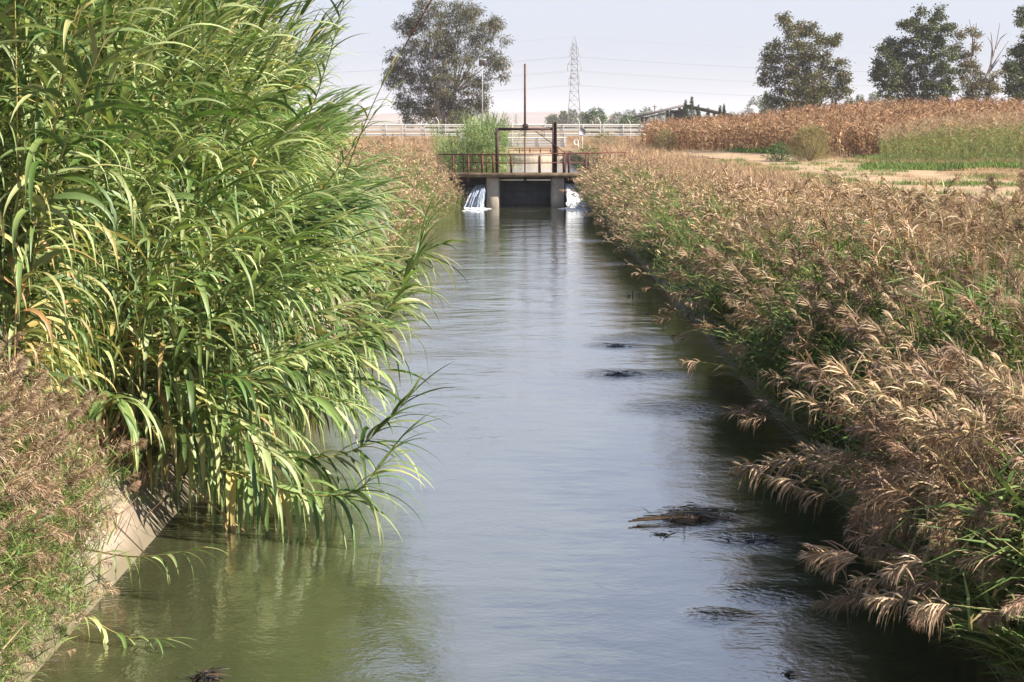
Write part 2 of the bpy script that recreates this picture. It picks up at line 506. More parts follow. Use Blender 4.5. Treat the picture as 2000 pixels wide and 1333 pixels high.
def lining_mat():
    m, t, b = nodes('lining')
    c1, _ = noise_ramp(t, 0.9, [(0.3, (0.15, 0.115, 0.085)), (0.55, (0.24, 0.195, 0.145)), (0.8, (0.29, 0.245, 0.19))], 8, rough=0.7)
    spots, _ = noise_ramp(t, 5, [(0.55, (0, 0, 0)), (0.7, (0.75, 0.75, 0.75))], 8, rough=0.75)
    c = mixc(t, c1.outputs[0], (0.16, 0.12, 0.09), spots.outputs[0])
    geo = t.nodes.new('ShaderNodeNewGeometry')
    sp = t.nodes.new('ShaderNodeSeparateXYZ')
    t.links.new(geo.outputs['Position'], sp.inputs[0])
    _, n2 = noise_ramp(t, 3.0, [(0, (0, 0, 0)), (1, (1, 1, 1))], 4)
    ad = t.nodes.new('ShaderNodeMath'); ad.operation = 'MULTIPLY_ADD'
    t.links.new(n2.outputs[0], ad.inputs[0]); ad.inputs[1].default_value = -0.12
    t.links.new(sp.outputs[2], ad.inputs[2])
    mr = t.nodes.new('ShaderNodeMapRange')
    mr.inputs[1].default_value = 0.0; mr.inputs[2].default_value = 0.13; mr.inputs[3].default_value = 0.85; mr.inputs[4].default_value = 0.0
    t.links.new(ad.outputs[0], mr.inputs[0])
    c = mixc(t, c, (0.11, 0.09, 0.05), mr.outputs[0])        # algae stain along the waterline
    drip, _ = noise_ramp(t, 2.2, [(0.5, (0, 0, 0)), (0.68, (0.6, 0.6, 0.6))], 6, vec_scale=(0.5, 2.6, 0.5))
    c = mixc(t, c, (0.15, 0.115, 0.08), drip.outputs[0])
    vo = t.nodes.new('ShaderNodeTexVoronoi'); vo.feature = 'DISTANCE_TO_EDGE'; vo.inputs['Scale'].default_value = 0.55
    wn = t.nodes.new('ShaderNodeTexNoise'); wn.inputs['Scale'].default_value = 2.0; wn.inputs['Detail'].default_value = 5
    mv = t.nodes.new('ShaderNodeMix'); mv.data_type = 'RGBA'; mv.inputs[0].default_value = 0.25
    t.links.new(geo.outputs['Position'], mv.inputs[6]); t.links.new(wn.outputs[1], mv.inputs[7]); t.links.new(geo.outputs['Position'], wn.inputs['Vector'])
    t.links.new(mv.outputs[2], vo.inputs['Vector'])
    cr_ = t.nodes.new('ShaderNodeMapRange'); cr_.inputs[1].default_value = 0.0; cr_.inputs[2].default_value = 0.012; cr_.inputs[3].default_value = 0.8; cr_.inputs[4].default_value = 0.0
    t.links.new(vo.outputs['Distance'], cr_.inputs[0])
    c = mixc(t, c, (0.07, 0.055, 0.04), cr_.outputs[0])       # cracks
    t.links.new(c, b.inputs['Base Color'])
    b.inputs['Roughness'].default_value = 0.9
    bp = t.nodes.new('ShaderNodeBump'); bp.inputs['Strength'].default_value = 0.5; bp.inputs['Distance'].default_value = 0.02
    _, n3 = noise_ramp(t, 20, [(0, (0, 0, 0)), (1, (1, 1, 1))], 6)
    t.links.new(n3.outputs[0], bp.inputs['Height']); t.links.new(bp.outputs[0], b.inputs['Normal'])
    return m
M['lining'] = lining_mat()
lining(-1, 'sunlit sloping concrete canal wall under the tall green canes')
lining(1, 'shaded sloping concrete slab wall under the brown plumed reeds')
# ------------------------------------------------------------------ sluice gate
def build_gate():
    Y = GATE_Y
    def X(px, y=Y): return at(px, 300, y)[0]
    def Z(py, y=Y): return at(1017, py, y)[2]
    g = thing('sluice_gate', 'rusty sluice gate on concrete piers with a footbridge across the canal', 'sluice gate', (0, Y, 0))
    zt, zb = Z(338), Z(346.5)
    deck = mk('deck', [cbox(-5.6, 5.6, Y - 0.25, Y + 1.15, zb, zt, 0.02)], M['deck'], g)
    pl = [(cbox(X(950), X(974, Y + .1), Y, Y + 1.0, -1.3, zb - 0.003, 0.03)),
          (cbox(X(1078, Y + .1), X(1102), Y, Y + 1.0, -1.3, zb - 0.003, 0.03))]
    for p in pl: mk('pier', [p], M['concrete'], g)
    x0, x1 = X(974, Y + .1), X(1078, Y + .1)
    zg = Z(352.5, Y + .3)
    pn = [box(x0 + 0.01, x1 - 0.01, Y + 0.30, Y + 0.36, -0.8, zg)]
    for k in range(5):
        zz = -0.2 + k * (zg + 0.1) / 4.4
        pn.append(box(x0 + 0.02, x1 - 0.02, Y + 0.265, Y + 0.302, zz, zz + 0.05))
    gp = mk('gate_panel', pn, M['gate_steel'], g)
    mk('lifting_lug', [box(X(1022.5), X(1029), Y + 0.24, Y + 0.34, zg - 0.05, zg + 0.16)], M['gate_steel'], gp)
    for s in (x0, x1 - 0.06):
        mk('guide_rail', [box(s + 0.003, s + 0.057, Y + 0.16, Y + 0.262, -0.8, zb - 0.006)], M['galv_dark'], g)
    # lifting frame
    yf = Y + 0.33
    lx0, lx1 = X(967.5, yf), X(974, yf)
    rx0, rx1 = X(1078.5, yf), X(1088, yf)
    mk('frame_post', [box(lx0, lx1, yf - 0.09, yf + 0.09, zt, Z(250, yf))], M['dark_rust'], g)
    rp_ = mk('frame_post', [box(rx0, rx0 + 0.07, yf - 0.12, yf + 0.12, zt, Z(239, yf)), box(rx0 + 0.07, rx1 - 0.07, yf - 0.03, yf + 0.03, zt, Z(239, yf)),
                      box(rx1 - 0.07, rx1, yf - 0.12, yf + 0.12, zt, Z(238.5, yf))], M['dark_rust'], g)
    mk('frame_beam', [box(lx1 + 0.002, rx0 - 0.002, yf - 0.1, yf - 0.02, Z(255.5, yf), Z(250, yf)), box(lx1 + 0.002, rx0 - 0.002, yf + 0.02, yf + 0.1, Z(255.5, yf), Z(250, yf))], M['dark_rust'], g)
    xr = X(1025.3, yf)
    rod = mk('lifting_screw', [tube([(xr, yf, zg + 0.1), (xr, yf, Z(252, yf))], 0.035, 8), tube([(xr, yf, Z(252, yf)), (xr, yf, Z(125, yf))], 0.055, 8)], M['rusty_rod'], g)
    gb = mk('gearbox', [cbox(xr - 0.12, xr + 0.16, yf - 0.14, yf + 0.14, Z(250, yf) + 0.003, Z(242.5, yf), 0.04)], M['dark_rust'], g)
    cw = [(xr + 0.12, yf - 0.2, Z(246, yf))]
    a = np.linspace(0, 2 * math.pi, 15)
    mk('crank_wheel', [tube([(xr + 0.05 + 0.12 * math.cos(q), yf - 0.2, Z(247, yf) + 0.12 * math.sin(q)) for q in a], 0.015, 5, False)], M['dark_rust'], gb)
    mk('brace', [tube([at(1046, 257, yf), at(1141, 326, yf - 0.3)], 0.022, 6)], M['dark_rust'], g)
    mk('bracket', [box(rx1 + 0.02, rx1 + 0.07, yf - 0.03, yf + 0.03, Z(306, yf), Z(286, yf))], M['rust'], g)
    # railings, front and back of the deck
    yr = Y - 0.18
    xa, xb = X(856, yr), X(1222, yr)
    rail = mk('railing', [tube([(xa, yr, Z(302.5, yr)), (X(1040, yr), yr, Z(301.5, yr)), (xb, yr, Z(298, yr))], 0.036, 6)], M['rust'], g)
    mk('middle_rail', [tube([(X(895, yr), yr, Z(317.5, yr)), (X(1011), yr, Z(319, yr)), (X(1142, yr), yr, Z(318, yr))], 0.032, 6)], M['rust'], rail)
    mk('middle_rail', [tube([(X(915, yr), yr, Z(331.5, yr)), (X(941, yr), yr, Z(331.5, yr))], 0.02, 6)], M['rust'], rail)
    for px, wd in ((856, 1.6), (885, 2), (914.5, 2.2), (941.5, 2.4), (963, 2.2), (998.5, 2.4), (1054.5, 2.2), (1101, 2.4), (1111, 2.2), (1144, 2.2), (1167, 2), (1192, 1.8), (1220, 1.6)):
        x = X(px, yr)
        h = wd / 38.0 / 2 * 1.75
        top = Z(302.5 - max(0, (px - 1040)) * 0.0192, yr) - 0.03
        mk('railing_post', [box(x - h, x + h, yr - 0.035, yr + 0.035, zt - (0.0 if 919 < px < 1143 else 0.45), top)], M['rust'], rail)
    yb = Y + 1.05
    rb = mk('railing', [tube([(X(900, yb), yb, Z(305, yb)), (X(1160, yb), yb, Z(304.5, yb))], 0.022, 6)], M['dark_rust'], g)
    for px in (905, 950, 1000, 1052, 1104, 1150):
        x = X(px, yb)
        mk('railing_post', [box(x - 0.025, x + 0.025, yb - 0.03, yb + 0.03, zt, Z(305, yb) - 0.024)], M['dark_rust'], rb)
    # side weirs beside the piers, and the wing walls that carry the deck ends
    def side_wall(xa, xb, crest):
        return cbox(xa, xb, Y + 0.55, Y + 1.0, -1.3, crest, 0.03)
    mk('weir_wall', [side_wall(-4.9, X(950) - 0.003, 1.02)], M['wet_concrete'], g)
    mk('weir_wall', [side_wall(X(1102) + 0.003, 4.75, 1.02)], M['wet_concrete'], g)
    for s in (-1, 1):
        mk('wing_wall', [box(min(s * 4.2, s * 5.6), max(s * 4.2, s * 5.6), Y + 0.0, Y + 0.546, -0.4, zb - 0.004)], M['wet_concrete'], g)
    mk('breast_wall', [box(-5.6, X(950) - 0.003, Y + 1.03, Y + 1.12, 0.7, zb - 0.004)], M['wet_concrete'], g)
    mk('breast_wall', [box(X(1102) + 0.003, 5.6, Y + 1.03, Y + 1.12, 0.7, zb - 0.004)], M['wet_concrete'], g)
    mk('upstream_beam', [box(X(973), X(1079), Y + 1.02, Y + 1.12, Z(352.5), zb - 0.004)], M['concrete'], g)
    return g
M['deck'] = surf('deck', [(0.3, (0.09, 0.06, 0.035)), (0.7, (0.21, 0.155, 0.10))], 3, 0.9, 0.2, 0.2)
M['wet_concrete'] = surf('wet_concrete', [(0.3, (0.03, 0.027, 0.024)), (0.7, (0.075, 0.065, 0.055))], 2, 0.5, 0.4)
M['rusty_rod'] = surf('rusty_rod', [(0.3, (0.07, 0.035, 0.02)), (0.7, (0.16, 0.09, 0.05))], 4, 0.8, 0.3)
gate = build_gate()

def fall_mat():
    m, t, b = nodes('falling_water')
    st, _ = noise_ramp(t, 7, [(0.38, (0.08, 0.11, 0.16)), (0.54, (0.28, 0.34, 0.42)), (0.70, (0.72, 0.77, 0.82))], 6, vec_scale=(2.2, 0.5, 0.22), rough=0.7)
    t.links.new(st.outputs[0], b.inputs['Base Color'])
    b.inputs['Roughness'].default_value = 0.18
    bp = t.nodes.new('ShaderNodeBump'); bp.inputs['Strength'].default_value = 0.7; bp.inputs['Distance'].default_value = 0.06
    _, n3 = noise_ramp(t, 7, [(0, (0, 0, 0)), (1, (1, 1, 1))], 6, vec_scale=(2.2, 0.6, 0.25))
    t.links.new(n3.outputs[0], bp.inputs['Height']); t.links.new(bp.outputs[0], b.inputs['Normal'])
    return m
M['fall'] = fall_mat()
M['foam'] = surf('foam', [(0.3, (0.55, 0.58, 0.6)), (0.6, (0.88, 0.9, 0.9))], 4, 0.5, 0.3, 0.8, 12)
def waterfall(pts, xw, label, reach, foamy, seed):
    """falling streams from a crest between x0 and x1, fanning out sideways by xw, and the churned water they fall into"""
    x0, x1 = pts
    rg = np.random.default_rng(seed)
    root = thing('waterfall', label, 'waterfall', ((x0 + x1) / 2, GATE_Y, 0))
    out = []
    k = 15
    t = np.linspace(0, 1, k)
    for layer in (0, 1):
        n = 46 if layer == 0 else (60 if not foamy else 90)
        for i in range(n):
            u = rg.random() if i > 14 else (i + 0.5) / 15
            side = (1 - u) if xw < 0 else u                       # 0 at the pier, 1 at the outer end
            cx = x0 + (x1 - x0) * u
            rr = reach * (0.55 + 0.45 * (1 - side)) * rg.uniform(0.85, 1.15) + layer * 0.07
            dx = xw * (0.25 + 1.0 * side) * rg.uniform(0.85, 1.15)
            wob = 0.05 * rg.normal(0, 1, k) if foamy else 0.012 * rg.normal(0, 1, k)
            X_ = cx + dx * t ** 1.15 + wob * t
            Y_ = GATE_Y + 0.75 - 0.15 * layer - rr * t + wob * 0.6
            Z_ = 1.14 - 0.04 * side - 1.17 * t ** 1.9 + np.abs(wob) * 0.8 + layer * 0.02
            hw = (rg.uniform(0.02, 0.05) if layer == 0 else rg.uniform(0.006, 0.022)) * (1 + 0.9 * t)
            V = np.stack([np.stack([X_ - hw, Y_, Z_], -1), np.stack([X_ + hw, Y_ + 0.01, Z_], -1)], 1).reshape(-1, 3)
            F = np.array([[2 * q, 2 * q + 1, 2 * q + 3, 2 * q + 2] for q in range(k - 1)])
            if layer == 0: c = np.array([0.10, 0.14, 0.20]) if not foamy else np.array([0.30, 0.34, 0.38])
            else: c = np.array([0.38, 0.44, 0.52]) if not foamy else np.array([0.86, 0.88, 0.9])
            c = c * rg.uniform(0.55, 1.5)
            mixw = (0.25 if not foamy else 0.6) * t[:, None] ** 2
            cc = c[None] * (1 - mixw) + np.array([0.8, 0.83, 0.86]) * mixw
            out.append((V, F, np.repeat(cc, 2, 0)))
    mk('falling_sheet', out, M['stream'], root, True)
    bl = []
    for q in range(380 if foamy else 90):
        u = rg.random()
        side = (1 - u) if xw < 0 else u
        cx = x0 + (x1 - x0) * u + xw * (0.25 + side)
        hop = (rg.random() ** 2) * (0.34 if foamy else 0.06)
        c = np.array([cx + rg.normal(0, 0.1), GATE_Y + 0.70 - reach * (0.55 + 0.45 * (1 - side)) - abs(rg.normal(0, 0.35)), hop - 0.02])
        if x1 < 0 and c[0] > x1 - 0.08: c[0] = x1 - 0.1 - 0.4 * rg.random()
        if x0 > 0 and c[0] < x0 + 0.08: c[0] = x0 + 0.1 + 0.4 * rg.random()
        s = rg.uniform(0.008, 0.032 if foamy else 0.026)
        a = np.linspace(0, 2 * math.pi, 9)[:-1]
        ring = lambda r, z: np.stack([c[0] + r * 1.6 * np.cos(a), c[1] + r * 1.5 * np.sin(a), np.full(8, c[2] + z)], -1) + rg.normal(0, s * 0.15, (8, 3))
        V = np.concatenate([ring(s, -s * 0.5), ring(s * 0.85, s * 0.3), ring(s * 0.35, s * 0.7)])
        F = np.array([[r * 8 + i, r * 8 + (i + 1) % 8, r * 8 + 8 + (i + 1) % 8, r * 8 + 8 + i] for r in (0, 1) for i in range(8)])
        bl.append((V, [F, np.array([[16 + i for i in range(8)]])]))
    for q in range(120 if foamy else 70):          # flecks of froth drifting downstream
        cx = rg.uniform(x0 + min(xw, 0), x1 + max(xw, 0)) + rg.normal(0, 0.15)
        cy = GATE_Y - reach * 0.6 - rg.exponential(1.6)
        a = np.linspace(0, 2 * math.pi, 8)[:-1]
        r_ = rg.uniform(0.02, 0.07) * (1 + 0.4 * np.sin(a * 2 + q))
        V = np.concatenate([np.stack([cx + r_ * 1.8 * np.cos(a), cy + r_ * np.sin(a), np.full(7, 0.006)], -1), np.stack([cx + r_ * 1.2 * np.cos(a), cy + r_ * 0.6 * np.sin(a), np.full(7, 0.02)], -1)])
        bl.append((V, [np.array([[i, (i + 1) % 7, 7 + (i + 1) % 7, 7 + i] for i in range(7)]), np.array([[7 + i for i in range(7)]])]))
    tag(mk('foam', bl, M['foam'], root, True), kind='stuff')
    return root
M['stream'] = plant('stream', 0.25, 0.2, 0.6, 0.0)
pierL = at(950, 400, GATE_Y)[0]; pierR = at(1102, 400, GATE_Y)[0]
waterfall((-2.2, pierL - 0.03), -0.55, 'smooth waterfall spilling over the weir left of the gate', 1.7, False, 1)
waterfall((pierR + 0.03, 2.7), 0.65, 'white foaming waterfall spilling over the weir right of the gate', 1.4, True, 2)

# ------------------------------------------------------------------ culvert, guard rails, fence behind the gate
cul = thing('culvert_headwall', 'pale concrete culvert headwall with a low red railing above it', 'headwall', (0, CUL_Y, 0))
cx0, cx1 = at(993, 300, CUL_Y)[0], at(1077, 300, CUL_Y)[0]
zc0, zc1 = at(1017, 313, CUL_Y)[2], at(1017, 299, CUL_Y)[2]
mk('wall', [cbox(cx0, cx1, CUL_Y - 0.35, CUL_Y, zc0 - 0.9, zc1, 0.03), box(-5.4, cx0 - 0.003, CUL_Y - 0.2, CUL_Y + 0.1, -0.5, 1.4), box(cx1 + 0.003, 5.4, CUL_Y - 0.2, CUL_Y + 0.1, -0.5, 1.4)], M['pale_concrete'], cul)
zr = at(1017, 290, CUL_Y)[2]
cr = mk('railing', [tube([(cx0, CUL_Y - 0.1, zr), (cx1, CUL_Y - 0.1, zr)], 0.03, 6), tube([(cx0, CUL_Y - 0.1, zr - 0.2), (cx1, CUL_Y - 0.1, zr - 0.2)], 0.025, 6)], M['rust'], cul)
for q in np.linspace(cx0 + 0.05, cx1 - 0.05, 5):
    mk('railing_post', [box(q - 0.05, q + 0.05, CUL_Y - 0.15, CUL_Y - 0.05, zc1, zr - 0.03)], M['rust'], cr)

def w_beam(x0, x1, y0, y1, zc, h=0.31, d=0.08):
    """corrugated guard-rail beam along X from (x0,y0) to (x1,y1)"""
    k = np.array([-1, -0.85, -0.55, -0.3, 0, 0.3, 0.55, 0.85, 1]) * h / 2
    o = np.array([0.0, 0.25, 1, 0.75, 0.1, 0.75, 1, 0.25, 0.0]) * d
    n = max(2, int(abs(x1 - x0) / 4))
    t = np.linspace(0, 1, n)
    sag = 0.012 * np.sin(t * 37 + zc)
    Xg = np.repeat((x0 + (x1 - x0) * t)[:, None], 9, 1)
    Yg = (y0 + (y1 - y0) * t)[:, None] - o[None]
    Zg = zc + k[None] + sag[:, None]
    a = grid(Xg, Yg, Zg)
    b = grid(Xg, Yg + 0.02, Zg)
    return [(a[0], a[1][:, ::-1]), b]
def guard_rail(x0, x1, Y, zs, zbase, step, label, seed):
    rg = np.random.default_rng(seed)
    r = thing('guard_rail', label, 'guard rail', ((x0 + x1) / 2, Y, zbase))
    for z in zs:
        mk('rail', w_beam(x0, x1, Y, Y, z), M['galv'], r)
    n = int((x1 - x0) / step)
    for i in range(n + 1):
        x = x0 + i * step + rg.normal(0, 0.05)
        mk('post', [box(x - 0.05, x + 0.05, Y - 0.13, Y - 0.02 - 0.08, zbase - 0.3, zs[-1] + 0.2 + rg.normal(0, 0.02)),
                    box(x - 0.04, x + 0.04, Y - 0.098, Y + 0.16, zs[0] - 0.1, zs[0] - 0.02), box(x - 0.04, x + 0.04, Y + 0.03, Y + 0.17, zbase - 0.3, zs[-1] + 0.1)], M['galv_dark'], r)
    return r
gx0, gx1 = at(560, 250, ROAD_Y)[0], at(1560, 250, ROAD_Y)[0]
guard_rail(gx0, gx1, ROAD_Y, [3.17, 3.66, 4.15], 2.72, 2.15, 'long triple guard rail along the road embankment behind the canal', 3)
lx0, lx1 = at(900, 250, 236)[0], at(1106, 250, 236)[0]
guard_rail(lx0, lx1, 236.0, [2.18, 2.5, 2.86], 1.75, 2.6, 'short lower guard rail in front of the culvert below the road', 4)

wf = thing('wire_fence', 'thin wire fence with pale posts bent over at the top along the road', 'fence', (0, 244, 2.3))
rgf = np.random.default_rng(8)
fpx = [786, 856, 1000, 1131, 1172, 1231, 1289, 1347, 1398, 1452, 1512]
for px in fpx:
    x = at(px, 260, 244)[0]
    h = 4.2 + rgf.uniform(-0.05, 0.35)
    zb_ = float(base_level(x, 244)) - 0.2
    mk('post', [tube([(x, 244, zb_), (x + 0.02, 244, h), (x - 0.03, 244 - 0.05, h + 0.16), (x - 0.16, 244 - 0.16, h + 0.36), (x - 0.27, 244 - 0.24, h + 0.45)], 0.04, 6)], M['galv'], wf)
wires = [tube([(at(720, 260, 244)[0], 244, z), (at(1560, 260, 244)[0], 244, z)], 0.006, 4) for z in (2.7, 3.1, 3.5, 3.9, 4.25)]
mk('wire', wires, M['galv_dark'], wf)

# round sign seen from behind, with its post, and a hoop of pipe beside it
sg = at(1137.5, 258, 205)
r = thing('road_sign', 'round grey road sign seen from behind on a thin post', 'sign', (sg[0], 205, float(base_level(sg[0], 205))))
a = np.linspace(0, 2 * math.pi, 25)[:-1]
rr = 0.30
V = np.concatenate([np.stack([sg[0] + rr * np.cos(a), np.full(24, 205 + dy), sg[2] + rr * np.sin(a)], -1) for dy in (-0.02, 0.01)])
mk('sign_plate', [(V, [np.array([[i, (i + 1) % 24, 24 + (i + 1) % 24, 24 + i] for i in range(24)]), np.array([list(range(24)), list(range(47, 23, -1))])])], M['sign_back'], r)
mk('post', [tube([(sg[0], 205 + 0.05, float(base_level(sg[0], 205)) - 0.3), (sg[0], 205 + 0.05, sg[2] + 0.28)], 0.035, 6)], M['galv'], r)
hp = at(1125, 278, 200)
hz = float(base_level(hp[0], 200))
ring = [(hp[0] + 0.19 * math.cos(q), 200 + 0.1 * math.sin(q), hp[2] + 0.25 * math.sin(q)) for q in np.linspace(0, 2 * math.pi, 25)]
ring2 = [(hp[0] + 0.05 + 0.16 * math.cos(q), 200.05 + 0.1 * math.sin(q), hp[2] - 0.02 + 0.22 * math.sin(q)) for q in np.linspace(0, 2 * math.pi, 25)]
tail = [(hp[0] + 0.17, 200, hp[2] - 0.1), (hp[0] + 0.21, 200, hp[2] - 0.4), (hp[0] + 0.25, 200, hz - 0.05)]
tag(mk('hose_coil', [tube(ring, 0.024, 6, False), tube(ring2, 0.024, 6, False), tube(tail, 0.024, 6)], M['galv']), 'white coil of hose standing in the weeds left of the round sign', 'hose')
# solar lamp on a tall pole by the eucalyptus
sp_ = at(942, 123, 300)
zg = 1.9
lamp = thing('solar_lamp', 'slim pole with a small solar panel on top in front of the large tree', 'lamp post', (sp_[0], 300, zg))
mk('pole', [tube([(sp_[0], 300, zg - 0.1), (sp_[0], 300, sp_[2] - 0.3)], [0.08, 0.045], 8)], M['galv_dark'], lamp)
pa = mk('solar_panel', [(np.array([[sp_[0] + sx * 0.42, 300 - 0.25 * sz, sp_[2] + sz * 0.40 + q * 0.05] for q in (0, 1) for sx, sz in ((-1, -1), (1, -1), (1, 1), (-1, 1))]), BF)], M['panel'], lamp)
mk('panel_frame', [tube([(sp_[0] + sx * 0.43, 300 - 0.25 * sz, sp_[2] + sz * 0.41) for sx, sz in ((-1, -1), (1, -1), (1, 1), (-1, 1), (-1, -1))], 0.03, 4)], M['white_metal'], pa)

# ------------------------------------------------------------------ pylons and wires
def pylon(px, top_py, base_w, Z, zg, label, arms, thick):
    tp = at(px, top_py, Z)
    H = tp[2] - zg
    x = tp[0]
    r = thing('power_pylon', label, 'pylon', (x, Z, zg))
    def half(k): return np.interp(k, [0, 0.45, 0.72, 0.93, 1.0], [base_w, base_w * 0.56, base_w * 0.40, base_w * 0.28, 0.03])
    lv = [0, 0.12, 0.23, 0.33, 0.42, 0.50, 0.575, 0.645, 0.71, 0.77, 0.825, 0.88, 0.93, 1.0]
    legs, br = [], []
    cs = ((-1, -1), (1, -1), (1, 1), (-1, 1))
    for sx, sy in cs:
        legs.append(tube([(x + sx * half(k), Z + sy * half(k), zg + k * H) for k in lv], thick, 4))
    for a_, b_ in zip(lv[:-1], lv[1:]):
        for i in range(4):
            p, q = cs[i], cs[(i + 1) % 4]
            A_ = lambda c, k: (x + c[0] * half(k), Z + c[1] * half(k), zg + k * H)
            br.append(tube([A_(p, a_), A_(q, b_)], thick * 0.6, 4))
            br.append(tube([A_(q, a_), A_(p, b_)], thick * 0.6, 4))
            br.append(tube([A_(p, b_), A_(q, b_)], thick * 0.6, 4))
    body = mk('tower', legs + br, M['pylon'], r)
    tips = []
    for k, aw in arms:
        z = zg + k * H
        P = [tube([(x - half(k), Z - half(k), z), (x + half(k), Z - half(k), z)], thick * 0.8, 4), tube([(x - half(k), Z + half(k), z), (x + half(k), Z + half(k), z)], thick * 0.8, 4),
             tube([(x - half(k + .05), Z - half(k + .05), z + 0.05 * H), (x + half(k + .05), Z - half(k + .05), z + 0.05 * H)], thick * 0.7, 4),
             tube([(x - half(k + .05), Z + half(k + .05), z + 0.05 * H), (x + half(k + .05), Z + half(k + .05), z + 0.05 * H)], thick * 0.7, 4)]
        for s in (-1, 1):
            h0 = half(k)
            e = (x + s * aw, Z, z)
            for sy in (-1, 1):
                P.append(tube([(x + s * h0, Z + sy * h0, z), e], thick * 0.8, 4))
                P.append(tube([(x + s * half(k + .05), Z + sy * half(k + .05), z + 0.05 * H), e], thick * 0.7, 4))
            ca = None
        arm = mk('crossarm', P, M['pylon'], r)
        for s in (-1, 1):
            mk('insulator', [tube([(x + s * aw, Z, z - 0.05), (x + s * aw, Z, z - 0.07 * H)], thick * 1.2, 6)], M['galv_dark'], arm)
            tips.append((x + s * aw, z - 0.07 * H))
    return r, tips, (x, zg + H)
PZ = 880.0
pr, tips, ptop = pylon(1122, 72, 2.75, PZ, 1.9, 'tall grey lattice power pylon in the middle distance', [(0.56, 2.0), (0.71, 2.5), (0.86, 1.6)], 0.085)
pylon(1008, 222, 2.2, 2900.0, 1.9, 'tiny faint power pylon far away near the horizon', [(0.7, 3.5), (0.85, 2.5)], 0.16)
wl = [at(560, y, PZ + 40)[2] for y in (155, 185, 215)]
def wire_pts(x0, y0, z0, x1, y1, z1, sag):
    t = np.linspace(0, 1, 24)
    return np.stack([x0 + (x1 - x0) * t, y0 + (y1 - y0) * t, z0 + (z1 - z0) * t - sag * 4 * t * (1 - t)], -1)
for n, (tx, tz) in enumerate(tips + [(ptop[0], ptop[1])]):
    P1 = wire_pts(tx - 320, PZ + 130, tz + 1, tx, PZ, tz, 6.5)
    P2 = wire_pts(tx, PZ, tz, tx + 330, PZ + 60, tz + 2, 6.5)
    o = mk('power_line', [tube(np.concatenate([P1, P2[1:]]), 0.021 if n < 6 else 0.013, 4)], M['pylon'])
    tag(o, 'thin sagging power line strung from the tall pylon across the sky', 'power line', 'power lines strung from the pylon')

# ------------------------------------------------------------------ shed and silo
SZ = 420.0
sh = thing('open_shed', 'low open sided shed with a wide sloping grey roof beyond the road', 'shed', (*at(1345, 240, SZ)[:2], 1.9))
def P(px, py, d=0.0): return at(px, py, SZ + d)
def slab(a, b, d, th, mat, name, par):
    a0, b0 = P(*a), P(*b)
    V = []
    for dy in (0, d):
        for p in (a0, b0):
            for dz in (0, th):
                V.append([p[0], SZ + dy, p[2] + dz])
    V = np.array(V)
    F = np.array([[0, 1, 3, 2], [4, 6, 7, 5], [0, 4, 5, 1], [2, 3, 7, 6], [1, 5, 7, 3], [0, 2, 6, 4]])
    return mk(name, [(V, F)], mat, par)
rf = slab((1236, 233), (1338, 208), 14, 0.35, M['roof'], 'roof', sh)
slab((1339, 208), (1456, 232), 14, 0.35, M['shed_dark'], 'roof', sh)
for px, py in ((1262, 228), (1313, 215), (1337, 209), (1395, 220.5), (1425, 227)):
    p = P(px, py)
    for d in (0.5, 13.5):
        mk('post', [box(p[0] - 0.25, p[0] + 0.25, SZ + d - 0.2, SZ + d + 0.2, 1.7, p[2] - 0.02)], M['shed_dark'], sh)
tr = []
for k in range(10):
    x_ = 1243 + k * 9.5
    p, q = P(x_, 232.6 - k * 2.33 + 1.5), P(x_ + 5, 232.6 - (k + 0.5) * 2.33 + 5)
    tr.append(tube([p + [0, 0.5, -0.05], q + [0, 0.5, 0]], 0.09, 4))
mk('truss', tr + [tube([P(1238, 235.5, 0.5), P(1336, 213, 0.5)], 0.1, 4)], M['shed_dark'], sh)
p = P(1330, 222)
mk('back_wall', [box(P(1318, 220)[0], P(1452, 220)[0], SZ + 13.6, SZ + 13.9, 1.75, P(1400, 229)[2])], M['shed_dark'], sh)
mk('wall', [box(P(1312, 220)[0], P(1345, 220)[0], SZ + 6, SZ + 6.3, 1.8, P(1330, 215)[2]), box(P(1372, 220)[0], P(1452, 220)[0], SZ + 9, SZ + 9.3, 1.8, P(1400, 230)[2])], M['shed_dark'], sh)

sp_ = at(1471, 215, 390)
sc = 390 / F_PX
si = thing('grain_silo', 'small white round silo with a cone roof beside the shed', 'silo', (sp_[0], 390, 1.9))
def lathe(c, prof_, n=20):
    a = np.linspace(0, 2 * math.pi, n + 1)[:-1]
    V = np.concatenate([np.stack([c[0] + r_ * np.cos(a), c[1] + r_ * np.sin(a), np.full(n, z_)], -1) for r_, z_ in prof_])
    F = np.array([[k * n + i, k * n + (i + 1) % n, k * n + n + (i + 1) % n, k * n + n + i] for k in range(len(prof_) - 1) for i in range(n)])
    return (V, F)
c = (sp_[0], 390)
z1, z2 = at(1471, 232, 390)[2], at(1471, 212, 390)[2]
r_ = 9.5 * sc
mk('tank', [lathe(c, [(0.02, 2.0), (r_ * 0.4, 2.4), (r_, z1 - 0.2), (r_, z1)] + [(r_ * (1 + 0.02 * (k % 2)), z1 + (z2 - z1) * k / 8) for k in range(1, 9)])], M['white_metal'], si)
mk('cone_roof', [lathe(c, [(r_ * 1.06, z2), (r_ * 0.25, z2 + r_ * 0.62), (0.02, z2 + r_ * 0.66)])], M['galv'], si)
for k in range(4):
    a_ = k * math.pi / 2 + 0.7
    mk('leg', [tube([(c[0] + r_ * 0.95 * math.cos(a_), c[1] + r_ * .95 * math.sin(a_), 1.7), (c[0] + r_ * .95 * math.cos(a_), c[1] + r_ * .95 * math.sin(a_), z1)], 0.07, 5)], M['galv'], si)
pp = at(1279, 205, 500)
